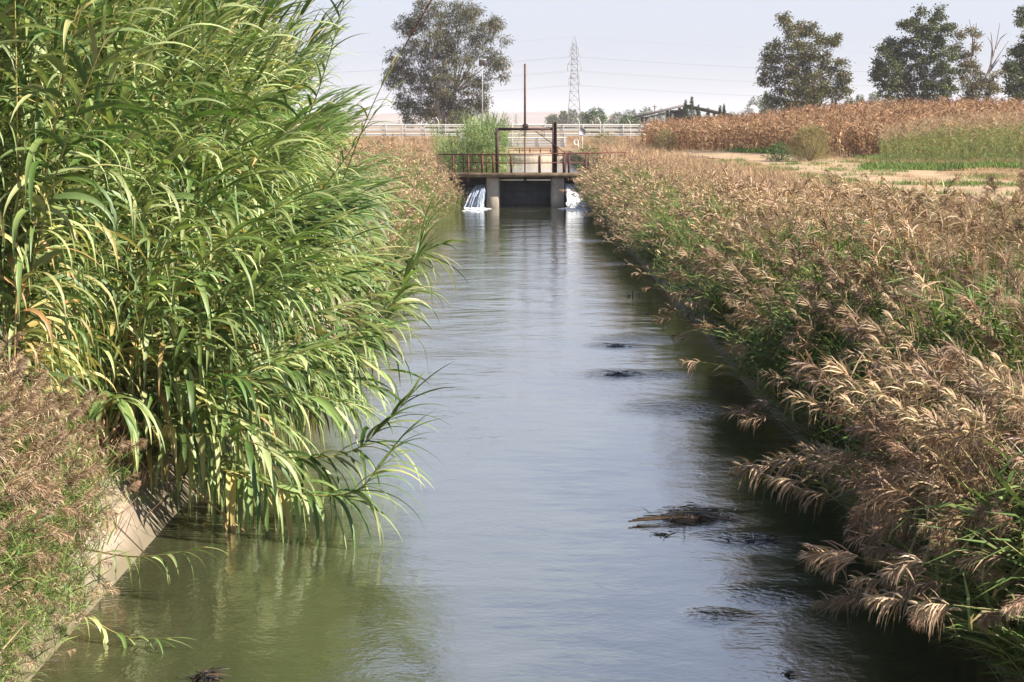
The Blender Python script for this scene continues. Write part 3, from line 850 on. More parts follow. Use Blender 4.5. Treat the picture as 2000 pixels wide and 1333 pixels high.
up = thing('utility_pole', 'thin wooden utility pole standing left of the shed roof', 'pole', (pp[0], 500, 1.9))
mk('pole', [tube([(pp[0], 500, 1.8), (pp[0], 500, pp[2])], 0.13, 6)], M['bark'], up)
mk('crossarm', [box(pp[0] - 0.5, pp[0] + 0.5, 499.8, 500 - 0.14, pp[2] - 0.5, pp[2] - 0.35)], M['bark'], up)

# ------------------------------------------------------------------ leaves
def strips(B, D, L, W, droop, seg, rg, fold=None, col=None, twist=0.3, pw=1.4, base_w=0.45, tip_pw=1.8):
    """n ribbon leaves; B base points, D start directions. returns (V,F,C)"""
    n = len(B)
    D = D / (np.linalg.norm(D, axis=1)[:, None] + 1e-9)
    el0 = np.arcsin(np.clip(D[:, 2], -1, 1))
    az = np.arctan2(D[:, 1], D[:, 0])
    t = np.linspace(0, 1, seg + 1)
    el = np.maximum(el0[:, None] - droop[:, None] * t[None] ** pw, np.minimum(-1.45, el0[:, None]))
    aw = az[:, None] + rg.normal(0, 0.25, n)[:, None] * t[None]
    d = np.stack([np.cos(el) * np.cos(aw), np.cos(el) * np.sin(aw), np.sin(el)], -1)
    st = (L / seg)[:, None, None]
    mid = 0.5 * (d[:, 1:] + d[:, :-1])
    Pn = np.concatenate([np.zeros((n, 1, 3)), np.cumsum(mid * st, 1)], 1) + B[:, None]
    s = np.stack([-np.sin(aw), np.cos(aw), np.zeros_like(aw)], -1)
    nn = np.cross(s, d)
    tw = rg.normal(0, twist, n)[:, None] + rg.normal(0, twist, n)[:, None] * t[None]
    s2 = s * np.cos(tw)[..., None] + nn * np.sin(tw)[..., None]
    n2 = nn * np.cos(tw)[..., None] - s * np.sin(tw)[..., None]
    pr_ = np.minimum(1, base_w + 4 * t) * (1 - t ** tip_pw * 0.96)
    wv = (0.5 * W[:, None] * pr_[None])[..., None]
    if fold is not None:
        V = np.stack([Pn - s2 * wv - n2 * wv * fold, Pn, Pn + s2 * wv - n2 * wv * fold], 2)
        q = 3
    else:
        V = np.stack([Pn - s2 * wv, Pn + s2 * wv], 2)
        q = 2
    per = (seg + 1) * q
    base = (np.arange(n) * per)[:, None, None]
    i = (np.arange(seg) * q)[None, :, None]
    j = np.arange(q - 1)[None, None]
    k = base + i + j
    F = np.stack([k, k + 1, k + q + 1, k + q], -1).reshape(-1, 4)
    V = V.reshape(-1, 3)
    C = np.repeat(col, per, 0) if col is not None else None
    return (V, F, C)

def pick(rg, n, pal, wts, jit=0.12):
    pal = np.array(pal)
    c = pal[rg.choice(len(pal), n, p=np.array(wts) / sum(wts))]
    return c * (1 + rg.normal(0, jit, (n, 1))).clip(0.5, 1.6) * (1 + rg.normal(0, jit * 0.3, (n, 3))).clip(0.7, 1.3)

G1, G2, G3, GY_, YD = (0.084, 0.142, 0.034), (0.175, 0.232, 0.072), (0.29, 0.335, 0.14), (0.36, 0.37, 0.15), (0.46, 0.38, 0.14)
def cane_path(L, th0, th1, pw, rg, n=16):
    s = np.linspace(0, 1, n)
    th = th0 + (th1 - th0) * s ** pw
    d = np.stack([np.sin(th), rg.normal(0, 0.03) + 0.06 * np.sin(s * 5 + rg.uniform(0, 6)), np.cos(th)], -1)
    d /= np.linalg.norm(d, axis=1)[:, None]
    return np.concatenate([[np.zeros(3)], np.cumsum(d[:-1] * L / (n - 1), 0)])

def cane_parts(P, rg, lod=0, s0=0.05, leafL=0.84, leafW=0.074, dry=0.0, gap=0.105, r0=0.013, yellow=0.16, droop_k=1.0):
    P = np.asarray(P, float)
    ds = np.linalg.norm(np.diff(P, axis=0), axis=1)
    cum = np.concatenate([[0], np.cumsum(ds)])
    L = cum[-1]
    stemc = (0.30, 0.26, 0.09) if dry < 0.5 else (0.42, 0.27, 0.14)
    stem = tube(P, np.linspace(r0, 0.004, len(P)), 5 if lod == 0 else 3, C=stemc)
    nl = int(L * (1 - s0) / gap)
    s = np.linspace(s0, 0.995, nl) * L
    B = np.stack([np.interp(s, cum, P[:, k]) for k in range(3)], -1)
    T = np.stack([np.interp(s, cum, np.gradient(P[:, k], cum)) for k in range(3)], -1)
    T /= np.linalg.norm(T, axis=1)[:, None]
    f = s / L
    up = np.array([0, 0, 1.0])
    hz = np.cross(T, up)
    bad = np.linalg.norm(hz, axis=1) < 0.25
    hz[bad] = np.cross(T[bad], [1.0, 0, 0])
    hz /= np.linalg.norm(hz, axis=1)[:, None]
    vv = np.cross(hz, T)
    ph = rg.uniform(-0.6, 0.6) + rg.normal(0, 0.45, nl)
    Sd = hz * np.cos(ph)[:, None] + vv * np.sin(ph)[:, None]
    Sd *= np.where(np.arange(nl) % 2, 1, -1)[:, None]
    a = np.interp(f, [0, 0.6, 0.9, 1], [0.85, 0.68, 0.42, 0.13]) + rg.normal(0, 0.12, nl)
    D = T * np.cos(a)[:, None] + Sd * np.sin(a)[:, None]
    Ln = leafL * np.interp(f, [0, 0.3, 0.75, 1.0], [0.8, 1.05, 1.0, 0.6]) * rg.uniform(0.75, 1.2, nl)
    Wd = leafW * np.interp(f, [0, 0.4, 0.8, 1], [0.85, 1.05, 0.95, 0.5]) * rg.uniform(0.75, 1.2, nl)
    dr = droop_k * np.interp(f, [0, 0.5, 0.85, 1], [2.7, 2.4, 1.45, 0.32]) * rg.uniform(0.6, 1.3, nl)
    if dry > 0.5:
        col = pick(rg, nl, [(0.46, 0.29, 0.15), (0.55, 0.38, 0.2), (0.35, 0.2, 0.11)], [2, 1, 1])
    else:
        col = pick(rg, nl, [G1, G2, G3, GY_], [1.3, 1.3, 0.75, 0.25])
        yl = rg.random(nl) < yellow * np.interp(f, [0, 0.35, 0.6, 1], [3.5, 1.5, 0.4, 0.05])
        col[yl] = pick(rg, int(yl.sum()), [YD, GY_, (0.36, 0.24, 0.09)], [1, 1, 0.5])
    lf = strips(B, D, Ln, Wd, dr, 9 if lod == 0 else 5, rg, 0.35 if lod == 0 else None, col, 0.35, pw=1.15)
    return stem, lf

def place_variants(vars_, idx, pos, rot, sc, tilt=None):
    """merge many transformed copies of variant (V,F,C) tuples -> list of parts"""
    out = []
    for v in range(len(vars_)):
        q = np.where(idx == v)[0]
        if not len(q): continue
        V, F, C = vars_[v]
        Fl = F if isinstance(F, list) else [F]
        c, s = np.cos(rot[q])[:, None], np.sin(rot[q])[:, None]
        X_ = V[None, :, 0] * c - V[None, :, 1] * s
        Y_ = V[None, :, 0] * s + V[None, :, 1] * c
        W_ = np.stack([X_, Y_, np.broadcast_to(V[None, :, 2], X_.shape)], -1) * sc[q][:, None, None] + pos[q][:, None]
        Fa = [(f[None] + (np.arange(len(q)) * len(V))[:, None, None]).reshape(-1, f.shape[1]) for f in Fl]
        out.append((W_.reshape(-1, 3), Fa, np.tile(C, (len(q), 1)) * np.repeat(np.random.default_rng(v).uniform(0.72, 1.26, (len(q), 1)), len(V), 0)))
    return out

# ------------------------------------------------------------------ the stand of giant cane on the left bank
rg = np.random.default_rng(21)
LEANS = [(0.02, 0.22), (0.05, 0.35), (0.1, 0.5), (0.15, 0.75), (0.3, 1.0), (0.55, 1.25), (0.8, 1.45), (1.1, 1.8), (1.2, 2.0)]
cane_protos, cane_low = [], []
CLABEL = 'tall green giant cane with drooping ribbon leaves in the dense left bank stand'
for li, (a0, a1) in enumerate(LEANS):
    for k in range(3):
        Lc = [6.3, 6.1, 5.6, 4.8, 3.9, 3.3, 3.0, 2.7, 2.4][li] * rg.uniform(0.92, 1.08)
        P_ = cane_path(Lc, a0, a1, 1.3, rg)
        st, lf = cane_parts(P_, rg, 0)
        st2, lf2 = cane_parts(P_, rg, 1)
        cane_low.append((np.concatenate([st2[0], lf2[0]]), [*st2[1], lf2[1] + len(st2[0])], np.concatenate([st2[2], lf2[2]])))
        cane_protos.append((mk('stem', [st], M['cane_stem'], mesh_only=True), mk('leaves', [lf], M['cane_leaf'], mesh_only=True)))
cand = []
rg = np.random.default_rng(33)
tries = 0
while len(cand) < 930 and tries < 20000:
    tries += 1
    y = 22.6 + 29.5 * rg.random() ** 1.6
    x = -4.15 - (0.8 * rg.random() if rg.random() < 0.3 else 5.8 * rg.random() ** 1.3)
    if x < -y * 0.222 - 0.7: continue
    if y < 25 and x > -4.35 - 0.28 * (25 - y): continue
    e = (-4.15 - x)
    if len(cand) < 90:
        y = 24.9 + 6.5 * rg.random(); x = -4.1 - 0.75 * rg.random(); e = -1.0
    elif len(cand) < 240:
        y = 21.0 + 6.3 * rg.random(); lo = -y * 0.222 - 0.4; x = lo + (-4.55 - lo) * rg.random(); e = rg.uniform(0.6, 2.0)
        if x > -4.45: continue
    else:
        x -= 0.05 * (y - 25)
    cand.append((x, y, e))
cand = np.array(cand)
score = np.where(cand[:, 1] < 27, -1.0, 0) + np.where(cand[:, 2] < 1.4, 0, cand[:, 2] - 1.4) * 2.0 + (cand[:, 1] - 25) * 0.35
order = np.argsort(score)
proto_root = None
def lean_index(e, y, rg):
    if e < 0: return int(rg.integers(5, 9))
    m = np.interp(e, [0, 0.5, 1.2, 2.2, 4], [4.9, 3.4, 1.8, 0.7, 0.2]) + rg.normal(0, 0.8)
    return int(np.clip(round(m), 0, 6))
rest = []
for n, q in enumerate(order):
    x, y, e = cand[q]
    li = lean_index(e, y, rg)
    if y < 26.8 and x < -4.5 and rg.random() < 0.55:
        li = int(rg.integers(0, 4)); young = rg.uniform(0.38, 0.62)
    else: young = 1.0
    v = li * 3 + rg.integers(3)
    front = max(0, (29 - y) / 4) * 0.6
    rot = rg.normal(-0.15 - front, 0.55 if li < 4 else 0.35)
    z = float(ground_z(x, y)) + (0.0 if x < -4.6 else 0.12)
    s = rg.uniform(0.88, 1.12) * young
    if n < 300:
        if proto_root is None:
            proto_root = thing('giant_cane', CLABEL, 'cane', group='giant canes of the left bank stand')
            for nm in range(2):
                o = bpy.data.objects.new(('stem', 'leaves')[nm], cane_protos[v][nm]); COL.objects.link(o); o.parent = proto_root
            o_ = proto_root
        else:
            o_ = proto_root.copy(); COL.objects.link(o_)
            for nm, ch in enumerate(list(proto_root.children)):
                c_ = ch.copy(); c_.data = cane_protos[v][0 if ch.name.startswith('stem') else 1]
                COL.objects.link(c_); c_.parent = o_
        o_.location = (x, y, z); o_.rotation_euler = (0, 0, rot); o_.scale = (s, s, s)
    else:
        rest.append((v, x, y, z, rot, s))
rest = np.array(rest)
if len(rest):
    tag(mk('cane_thicket', place_variants(cane_low, rest[:, 0].astype(int), rest[:, 1:4], rest[:, 4], rest[:, 5]), M['cane_leaf']),
        'dense mass of giant canes deep in the left bank stand', 'cane thicket', kind='stuff')

def smooth_path(pts, n=22):
    """Catmull-Rom through points"""
    P_ = np.array([pts[0]] + list(pts) + [pts[-1]], float)
    out = []
    m = len(pts) - 1
    for u in np.linspace(0, m - 1e-6, n):
        i = int(u); t = u - i
        a, b, c, d = P_[i:i + 4]
        out.append(0.5 * (2 * b + (c - a) * t + (2 * a - 5 * b + 4 * c - d) * t * t + (3 * b - a - 3 * c + d) * t ** 3))
    return np.array(out)

def lone_cane(pts, label, seed, **kw):
    rg_ = np.random.default_rng(seed)
    P_ = smooth_path([at(*p) if len(p) == 3 and p[2] > 10 else np.array(p) for p in pts])
    dry = kw.get('dry', 0)
    tassel = kw.pop('tassel', False)
    st, lf = cane_parts(P_, rg_, 0, **kw)
    r = thing('giant_cane', label, 'cane', P_[0])
    mk('stem', [st], M['cane_stem'], r)
    mk('leaves', [lf], M['cane_leaf'] if dry < 0.5 else M['dry_leaf'], r)
    if tassel:
        T = P_[-1] - P_[-2]; T /= np.linalg.norm(T)
        k = 60
        f = rg_.random(k)
        B = P_[-1] + T * (f * 0.75)[:, None]
        D = T + rg_.normal(0, 0.07, (k, 3))
        c_ = pick(rg_, k, [(0.14, 0.07, 0.05), (0.2, 0.1, 0.06)], [1, 1])
        mk('flower_head', [strips(B, D, rg_.uniform(0.12, 0.25, k), np.full(k, 0.014), np.full(k, 0.1), 3, rg_, None, c_, 0.5), tube([P_[-1], P_[-1] + T * 0.8], 0.005, 4, C=(0.2, 0.1, 0.06))], M['plume'], r)
    return r
kw = dict(s0=0.2, leafL=0.95, leafW=0.062, gap=0.05)
lone_cane([(300, 960, 26.5), (440, 890, 25.5), (590, 895, 25), (690, 880, 24.8), (745, 835, 24.6), (803, 772, 24.4)], 'low arching green cane with an upturned tip above the water, second lowest of the stand', 101, **kw)
lone_cane([(330, 890, 25.5), (490, 935, 24.3), (590, 966, 23.8), (690, 962, 23.5), (738, 915, 23.4), (775, 868, 23.3)], 'lowest arching green cane with long leaves hanging to the water', 102, **kw)
lone_cane([(470, 760, 30), (600, 730, 29), (700, 655, 28.5), (770, 590, 28.4), (806, 520, 28.3)], 'green cane bending out over the water below the concrete bank', 103, **kw)
lone_cane([(500, 640, 33), (620, 560, 32), (720, 520, 31.5), (800, 500, 31.3), (870, 474, 31)], 'green cane reaching farthest right over the water', 104, **kw)
lone_cane([(520, 720, 31), (640, 690, 30), (735, 650, 29.6), (790, 560, 29.5), (830, 450, 29.5)], 'green cane curving steeply up at its tip over the water', 105, **kw)
lone_cane([(480, 560, 36), (590, 420, 35), (660, 330, 34.5), (720, 240, 34), (766, 175, 34)], 'slender cane at the outer edge of the stand in front of the distant fence', 106, s0=0.3, leafL=0.5, leafW=0.04, gap=0.14)
lone_cane([(560, 620, 33), (640, 430, 32), (690, 300, 31.5), (735, 190, 31), (782, 105, 31)], 'tall thin cane topped by a dark flower spike against the sky', 107, s0=0.3, leafL=0.6, leafW=0.035, gap=0.22, tassel=True)
lone_cane([(470, 420, 35), (590, 250, 34), (640, 120, 33.5), (664, 30, 33.2), (690, -50, 33)], 'tall spear tipped cane at the upper edge of the stand against the sky', 108, s0=0.3, leafL=0.55, leafW=0.045, gap=0.1, droop_k=0.6)
lone_cane([(60, 1060, 21.5), (150, 1070, 21.3), (250, 1087, 21), (330, 1083, 20.8), (405, 1068, 20.6)], 'small green cane leaning over the foot of the concrete wall', 109, s0=0.35, leafL=0.42, leafW=0.035, gap=0.07)
lone_cane([(40, 1140, 19.4), (110, 1165, 19.2), (180, 1212, 19), (250, 1245, 18.8), (335, 1247, 18.6)], 'yellow green cane hanging over the water at the bottom left corner', 110, s0=0.4, leafL=0.45, leafW=0.04, gap=0.08, yellow=0.8)
lone_cane([(330, 915, 25), (430, 1000, 24.4), (500, 1060, 24), (545, 1105, 23.8), (572, 1128, 23.7)], 'broken dry brown cane drooping its tip into the water', 111, s0=0.45, leafL=0.35, leafW=0.04, gap=0.07, dry=1.0, droop_k=0.8)

# clump of cane behind the gate
rg = np.random.default_rng(44)
clump = thing('cane_clump', 'clump of bright green cane behind the left end of the gate railing', 'cane clump', (-2.9, 131, 1.75))
n = 340
u = rg.random(n)
cxp = np.where(u < 0.4, rg.normal(882, 17, n), rg.normal(948, 22, n))
yy = rg.uniform(128, 139, n)
xx = np.array([at(p, 300, q)[0] for p, q in zip(cxp, yy)])
hh = np.where(cxp < 905, rg.uniform(0.34, 0.44, n), rg.uniform(0.46, 0.62, n))
zz = np.maximum(ground_z(xx, yy), 0.9)
ix = rg.integers(0, 6, n)
pr_ = place_variants(cane_low, ix, np.stack([xx, yy, zz], -1), rg.uniform(0, 6.28, n), hh)
mk('leaves', [(a, b, c * np.array([1.0, 1.05, 1.15])) for a, b, c in pr_], M['cane_leaf'], clump)

# ------------------------------------------------------------------ common reed with feathery plumes
def reed_parts(rg, H, lean, lod, leafy=1.0, plume_on=True):
    n = 9 if lod == 0 else 5
    P_ = cane_path(H, lean * 0.3, lean, 1.2, rg, n)
    stem = tube(P_, np.linspace(0.006, 0.0025, n), 4 if lod == 0 else 3, False, C=(0.24, 0.22, 0.08))
    nl = int((19 if lod == 0 else 10 if lod == 1 else 5) * leafy)
    f = rg.uniform(0.15, 0.9, nl)
    ii = f * (n - 1)
    B = np.stack([np.interp(ii, np.arange(n), P_[:, k]) for k in range(3)], -1)
    az = rg.uniform(0, 6.28, nl)
    e = rg.uniform(0.35, 1.15, nl)
    D = np.stack([np.cos(az) * np.cos(e), np.sin(az) * np.cos(e), np.sin(e)], -1)
    D[:, 0] += 0.35 * math.sin(lean)
    wk = 1.0 if lod == 0 else 1.5 if lod == 1 else 2.4
    lf = strips(B, D, rg.uniform(0.22, 0.52, nl), rg.uniform(0.013, 0.022, nl) * wk, rg.uniform(0.2, 1.5, nl), 4 if lod == 0 else 2, rg, None,
                pick(rg, nl, [(0.075, 0.13, 0.03), (0.13, 0.19, 0.045), (0.2, 0.24, 0.07), (0.30, 0.24, 0.11)], [1, 1.2, 0.7, 0.35]), 0.5)
    if not plume_on:
        return stem, lf, None
    T = P_[-1] - P_[-2]; T /= np.linalg.norm(T)
    m = 6
    th0 = math.atan2(T[0], T[2])
    th = th0 + np.linspace(0, rg.uniform(0.15, 1.0), m)
    pl = 0.29 * rg.uniform(0.6, 1.25)
    d = np.stack([np.sin(th), np.full(m, T[1]), np.cos(th)], -1)
    Q = np.concatenate([[P_[-1]], P_[-1] + np.cumsum(d * pl / m, 0)])
    ns = (120, 46, 13)[lod]
    f = rg.random(ns) ** 0.85
    ii = f * m
    B = np.stack([np.interp(ii, np.arange(m + 1), Q[:, k]) for k in range(3)], -1)
    Tn = np.stack([np.interp(ii, np.arange(m), d[:, k]) for k in range(3)], -1)
    D = Tn * 0.75 + rg.normal(0, 0.45, (ns, 3))
    D[:, 0] += 0.12
    ls = 0.165 * np.interp(f, [0, 0.3, 1], [0.9, 1.1, 0.4]) * rg.uniform(0.7, 1.3, ns)
    pw = (0.0055, 0.010, 0.028)[lod]
    tone = rg.uniform(0.78, 1.22) * np.array([1, rg.uniform(0.95, 1.06), rg.uniform(0.9, 1.05)])
    pc = tone * pick(rg, ns, [(0.335, 0.225, 0.14), (0.43, 0.30, 0.195), (0.235, 0.145, 0.09), (0.53, 0.415, 0.285)], [1.2, 1, 0.8, 0.5])
    ps = strips(B, D, ls, np.full(ns, pw) * rg.uniform(0.7, 1.3, ns), rg.uniform(0.2, 1.7, ns), (4, 3, 2)[lod], rg, None, pc, 0.8, base_w=0.5, tip_pw=2.5)
    if lod == 0:   # hairy spikelets along the strands
        V = ps[0].reshape(ns, 5, 2, 3).mean(2)
        B2 = V[:, 1:4].reshape(-1, 3)
        D2 = np.repeat((V[:, 4] - V[:, 1]), 3, 0) + rg.normal(0, 0.035, (len(B2), 3))
        k = len(B2)
        sp2 = strips(B2, D2, rg.uniform(0.025, 0.05, k), np.full(k, 0.0055), rg.uniform(0, 0.8, k), 1, rg, None, np.repeat(pc, 3, 0) * rg.uniform(0.85, 1.25, (k, 1)), 0.8)
        return stem, lf, [ps, sp2, tube(Q, 0.003, 3, False, C=(0.35, 0.25, 0.14))]
    return stem, lf, [ps]

def join(parts):
    V, F, C, off = [], [], [], 0
    for p in parts:
        V.append(p[0]); C.append(p[2])
        F += [f + off for f in (p[1] if isinstance(p[1], list) else [p[1]])]
        off += len(p[0])
    return (np.concatenate(V), F, np.concatenate(C))
rg = np.random.default_rng(55)
RH = [(1.9, 0.12), (1.9, 0.3), (1.6, 0.5), (1.5, 0.85), (1.4, 1.25), (1.3, 1.75)]
near, mid_, far_, green_ = [], [], [], []
for (h, l) in RH:
    for k in range(3):
        near.append(reed_parts(rg, h, l, 0))
        s_, l_, p_ = reed_parts(rg, h, l, 1); mid_.append(join([s_, l_] + p_))
        s_, l_, p_ = reed_parts(rg, h, l, 2); far_.append(join([s_, l_] + p_))
        s_, l_, p_ = reed_parts(rg, h * 0.85, l, 1, 2.2, False); green_.append(join([s_, l_]))
near_me = [(mk('stem', [a], M['reed_leaf'], mesh_only=True), mk('leaves', [b], M['reed_leaf'], mesh_only=True), mk('plume', c, M['plume'], mesh_only=True)) for a, b, c in near]

def vnoise(x, y, f, s):
    return 0.5 + 0.25 * (np.sin(x * f + s) * np.cos(y * f * 0.37 + s * 2) + np.sin((x * 0.7 + y * 0.45) * f * 1.3 + s * 3))

def reed_height(y):
    return np.interp(y, [17, 24, 34, 50, 75, 120], [1.08, 1.02, 0.86, 0.70, 0.62, 0.60])
def reed_spot(rg, y, side):
    """base x, lean class, heading"""
    if side > 0:
        wid = np.interp(y, [17, 40, 60, 120], [3.5, 5.2, 5.6, 5.4])
        x = 3.85 + wid * rg.random() ** 1.3
        e = x - 3.85
    else:
        wid = 3.0
        x = -4.0 - wid * rg.random()
        e = -4.0 - x
    m = np.interp(e, [0, 0.5, 1.1, 2.2], [3.4, 2.3, 1.2, 0.7]) + rg.normal(0, 1.35)
    if side > 0 and 20.5 < y < 62:
        m -= 1.5
        x += 0.25
    li = int(np.clip(round(m), 0, 4))
    head = (math.pi if side > 0 else 0) + rg.normal(0, 0.75 if li > 1 else 2.0)
    return x, li, head
def reed_root(x, y):
    return float(ground_z(x, y)) + (0.12 if abs(x) < 4.6 else 0.0)

rg = np.random.default_rng(66)
proto = None
def put_reed(x, y, li, head, s, label, group):
    global proto
    v = li * 3 + rg.integers(3)
    if proto is None:
        proto = thing('common_reed', label, 'reed', group=group)
        for nm, me in zip(('stem', 'leaves', 'plume'), near_me[v]):
            o = bpy.data.objects.new(nm, me); COL.objects.link(o); o.parent = proto
        o_ = proto
    else:
        o_ = proto.copy(); COL.objects.link(o_)
        for ch in list(proto.children):
            c_ = ch.copy(); k = ('stem', 'leaves', 'plume').index(ch.name.split('.')[0])
            c_.data = near_me[v][k]; COL.objects.link(c_); c_.parent = o_
        o_['label'] = label; o_['group'] = group
    o_.location = (x, y, reed_root(x, y)); o_.rotation_euler = (0, 0, head); o_.scale = (s, s, s)
RL, RG_ = 'brown plumed reed with narrow green leaves at the near end of the right bank', 'plumed reeds at the near end of the right bank'
cnt = 0
while cnt < 165:
    y = 16.8 + 13.5 * rg.random() ** 1.2
    x, li, head = reed_spot(rg, y, 1)
    if x > y * 0.2135 + 0.9: continue
    put_reed(x, y, li, head, reed_height(y) * rg.uniform(0.8, 1.15), RL, RG_)
    cnt += 1
for _ in range(36):
    y = rg.uniform(15.6, 20.0); x = rg.uniform(3.75, 4.7)
    put_reed(x, y, int(rg.integers(3, 6)), math.pi + rg.normal(0.1, 0.4), rg.uniform(0.9, 1.25), RL, RG_)
LL, LG_ = 'brown plumed reed at the bottom left beside the tall green canes', 'plumed reeds at the near end of the left bank'
cnt = 0
while cnt < 40:
    y = 17.0 + 4.6 * rg.random()
    x = -4.0 - 0.85 * rg.random()
    if x < -y * 0.222 - 0.3: continue
    put_reed(x, y, int(rg.integers(1, 4)), rg.normal(-0.2, 0.6), rg.uniform(0.5, 0.7), LL, LG_)
    cnt += 1

for _ in range(34):
    y = rg.uniform(14.9, 18.8); x = rg.uniform(3.6, 4.3)
    put_reed(x, y, int(rg.integers(3, 6)), math.pi + rg.normal(0.1, 0.5), rg.uniform(0.8, 1.15), RL, RG_)
for _ in range(46):
    y = rg.uniform(15.0, 21.0); x = rg.uniform(-4.8, -3.85)
    put_reed(x, y, int(rg.integers(1, 5)), rg.normal(0.0, 0.6), rg.uniform(0.4, 0.62), LL, LG_)
def reed_mass(name, n, ya, yb, pw, side, label, lodset, gfrac=0.35, filt=None, seed=7, k=1.0, hang=0.0):
    ks = k
    hung = False
    rg = np.random.default_rng(seed)
    A_, B_ = [], []
    k = 0
    while k < n:
        y = ya + (yb - ya) * rg.random() ** pw
        x, li, head = reed_spot(rg, y, side)
        hung = False
        if side < 0 and y > 50 and rg.random() < 0.3:
            hung = True; x = -3.62 - 0.7 * rg.random(); li = int(rg.integers(2, 5)); head = rg.normal(0, 0.5)
            if math.sin(y * 0.9) > 0.55 and x > -4.2: continue
        if side > 0 and rg.random() < hang:
            hung = True
            x = 3.68 + 0.75 * rg.random(); li = int(rg.integers(3, 6)); head = math.pi + rg.normal(0, 0.5)
            if 20.5 < y < 62 and x < 4.4 and math.sin(y * 1.9) + 0.5 * math.sin(y * 4.3) > -1.0: continue
        if side > 0 and x > y * 0.2135 + 1.2: continue
        if side < 0 and x < -y * 0.222 - 1: continue
        if filt and not filt(x, y): continue
        k += 1
        e = abs(x) - 4.0
        s = ks * reed_height(y) * rg.uniform(0.75, 1.15) * (np.interp(y, [40, 60], [1.0, 1.45]) if side < 0 else np.interp(y, [85, 105], [1.0, 1.3]) * np.interp(e, [0, 1.4, 2.6, 5.5], [1.5, 1.45, 1.0, 0.75 if y > 30 else 0.9]))
        if side > 0:
            lim = 4.05 - np.interp(y, [25, 50], [0.11, 0.235]) * x - float(ground_z(x, y))
            s = min(s, max(0.22, lim * rg.uniform(0.8, 1.0) / 2.25))
            if x > np.interp(y, [30, 60], [9.5, 8.6]): s *= 0.6
        s *= 0.82 + 0.36 * vnoise(x, y, 1.3, 4)
        gfr = np.clip(gfrac + (0.3 if side > 0 and y < 32 else 0) + 1.5 * (vnoise(x, y * 1.2, 0.9, 1) - 0.5), 0.05, 0.95)
        if hung: gfr = 0.72
        v = li * 3 + rg.integers(3)
        (B_ if rg.random() < gfr else A_).append((v, x, y, reed_root(x, y), head, s))
    A_, B_ = np.array(A_), np.array(B_)
    parts = []
    lo = A_[:, 2] < 42
    for sel, vs in ((lo, lodset[0]), (~lo, lodset[1])):
        q = A_[sel]
        if len(q): parts += place_variants(vs, q[:, 0].astype(int), q[:, 1:4], q[:, 4], q[:, 5])
    parts += place_variants(green_, B_[:, 0].astype(int), B_[:, 1:4], B_[:, 4], B_[:, 5])
    return tag(mk(name, parts, M['reed_mass']), label, 'reed bed', kind='stuff')
M['reed_mass'] = plant('reed_mass', 0.22, 0.6, 0.3, 0.0, (1.1, 1.1, 0.8))
reed_mass('reed_bed', 5600, 15.2, 45, 1.0, 1, 'dense brown plumed reeds massed along the right bank', (mid_, far_), 0.62, seed=71, hang=0.34)
reed_mass('reed_bed', 9000, 44, 119, 1.05, 1, 'low brown plumed reeds massed along the far right bank up to the gate', (mid_, far_), 0.40, seed=72, hang=0.26)
reed_mass('reed_bed', 3600, 52, 119, 1.1, -1, 'brown reeds massed along the far left bank up to the gate', (mid_, far_), 0.36, seed=73)
reed_mass('reed_bed', 800, 15.5, 21.8, 1.0, -1, 'green and brown reeds massed at the near end of the left bank', (mid_, far_), 0.6, seed=74, filt=lambda x, y: -4.9 < x < -3.82, k=0.6)

rg = np.random.default_rng(77)
n = 760
yy = rg.uniform(14.8, 23, n); xx = 3.64 + 0.75 * rg.random(n)
P3 = np.stack([xx, yy, np.maximum(0.02, (xx - 3.62) * 1.03)], -1)
tag(mk('bank_weeds', place_variants(green_, rg.integers(6, 18, n), P3, math.pi + rg.normal(0, 0.7, n), rg.uniform(0.4, 0.95, n)), M['reed_mass']), 'dark green leafy growth hanging to the water at the near right bank', 'weeds', kind='stuff')
n = 700
yy = rg.uniform(16.5, 27, n); xx = 4.1 + 1.7 * rg.random(n)
nzz = vnoise(xx, yy, 1.6, 3) > 0.42
P3 = np.stack([xx, yy, np.array([reed_root(a_, b_) for a_, b_ in zip(xx, yy)])], -1)[nzz]
nq = len(P3)
tag(mk('bright_reeds', place_variants(green_, rg.integers(0, 12, nq), P3, math.pi + rg.normal(0, 1.2, nq), rg.uniform(0.75, 1.1, nq)), M['reed_mass']), 'bright green leafy reeds without plumes among the brown ones at the near right', 'reeds', kind='stuff')
n = 520
yy = rg.uniform(14.8, 19.6, n); xx = -3.66 - 0.6 * rg.random(n)
P3 = np.stack([xx, yy, np.maximum(0.02, (-xx - 3.62) * 0.97)], -1)
tag(mk('bank_weeds', place_variants(green_ + mid_, rg.integers(0, 36, n), P3, rg.normal(0, 1.0, n), rg.uniform(0.3, 0.55, n)), M['reed_mass']), 'green and dry growth covering the near end of the left canal wall', 'weeds', kind='stuff')
rg = np.random.default_rng(78)
n = 520
sd = np.where(rg.random(n) < 0.72, -1, 1)
yy = rg.uniform(103, 120.3, n)
inn = np.where(sd < 0, 2.75 + 0.35 * (120 - yy) / 17, 3.25)
xx = sd * (inn + (4.5 - inn) * rg.random(n) ** 0.8)
zz = np.where(np.abs(xx) > 3.65, (np.abs(xx) - 3.65) * 0.98, -0.08)
v = rg.integers(0, 9, n)
isg = rg.random(n) < 0.35
P3 = np.stack([xx, yy, zz], -1)
hd = np.where(sd > 0, math.pi, 0) + rg.normal(0, 1.0, n)
s_ = rg.uniform(0.5, 0.85, n) * np.interp(np.abs(xx), [2.7, 3.6], [0.62, 1.0])
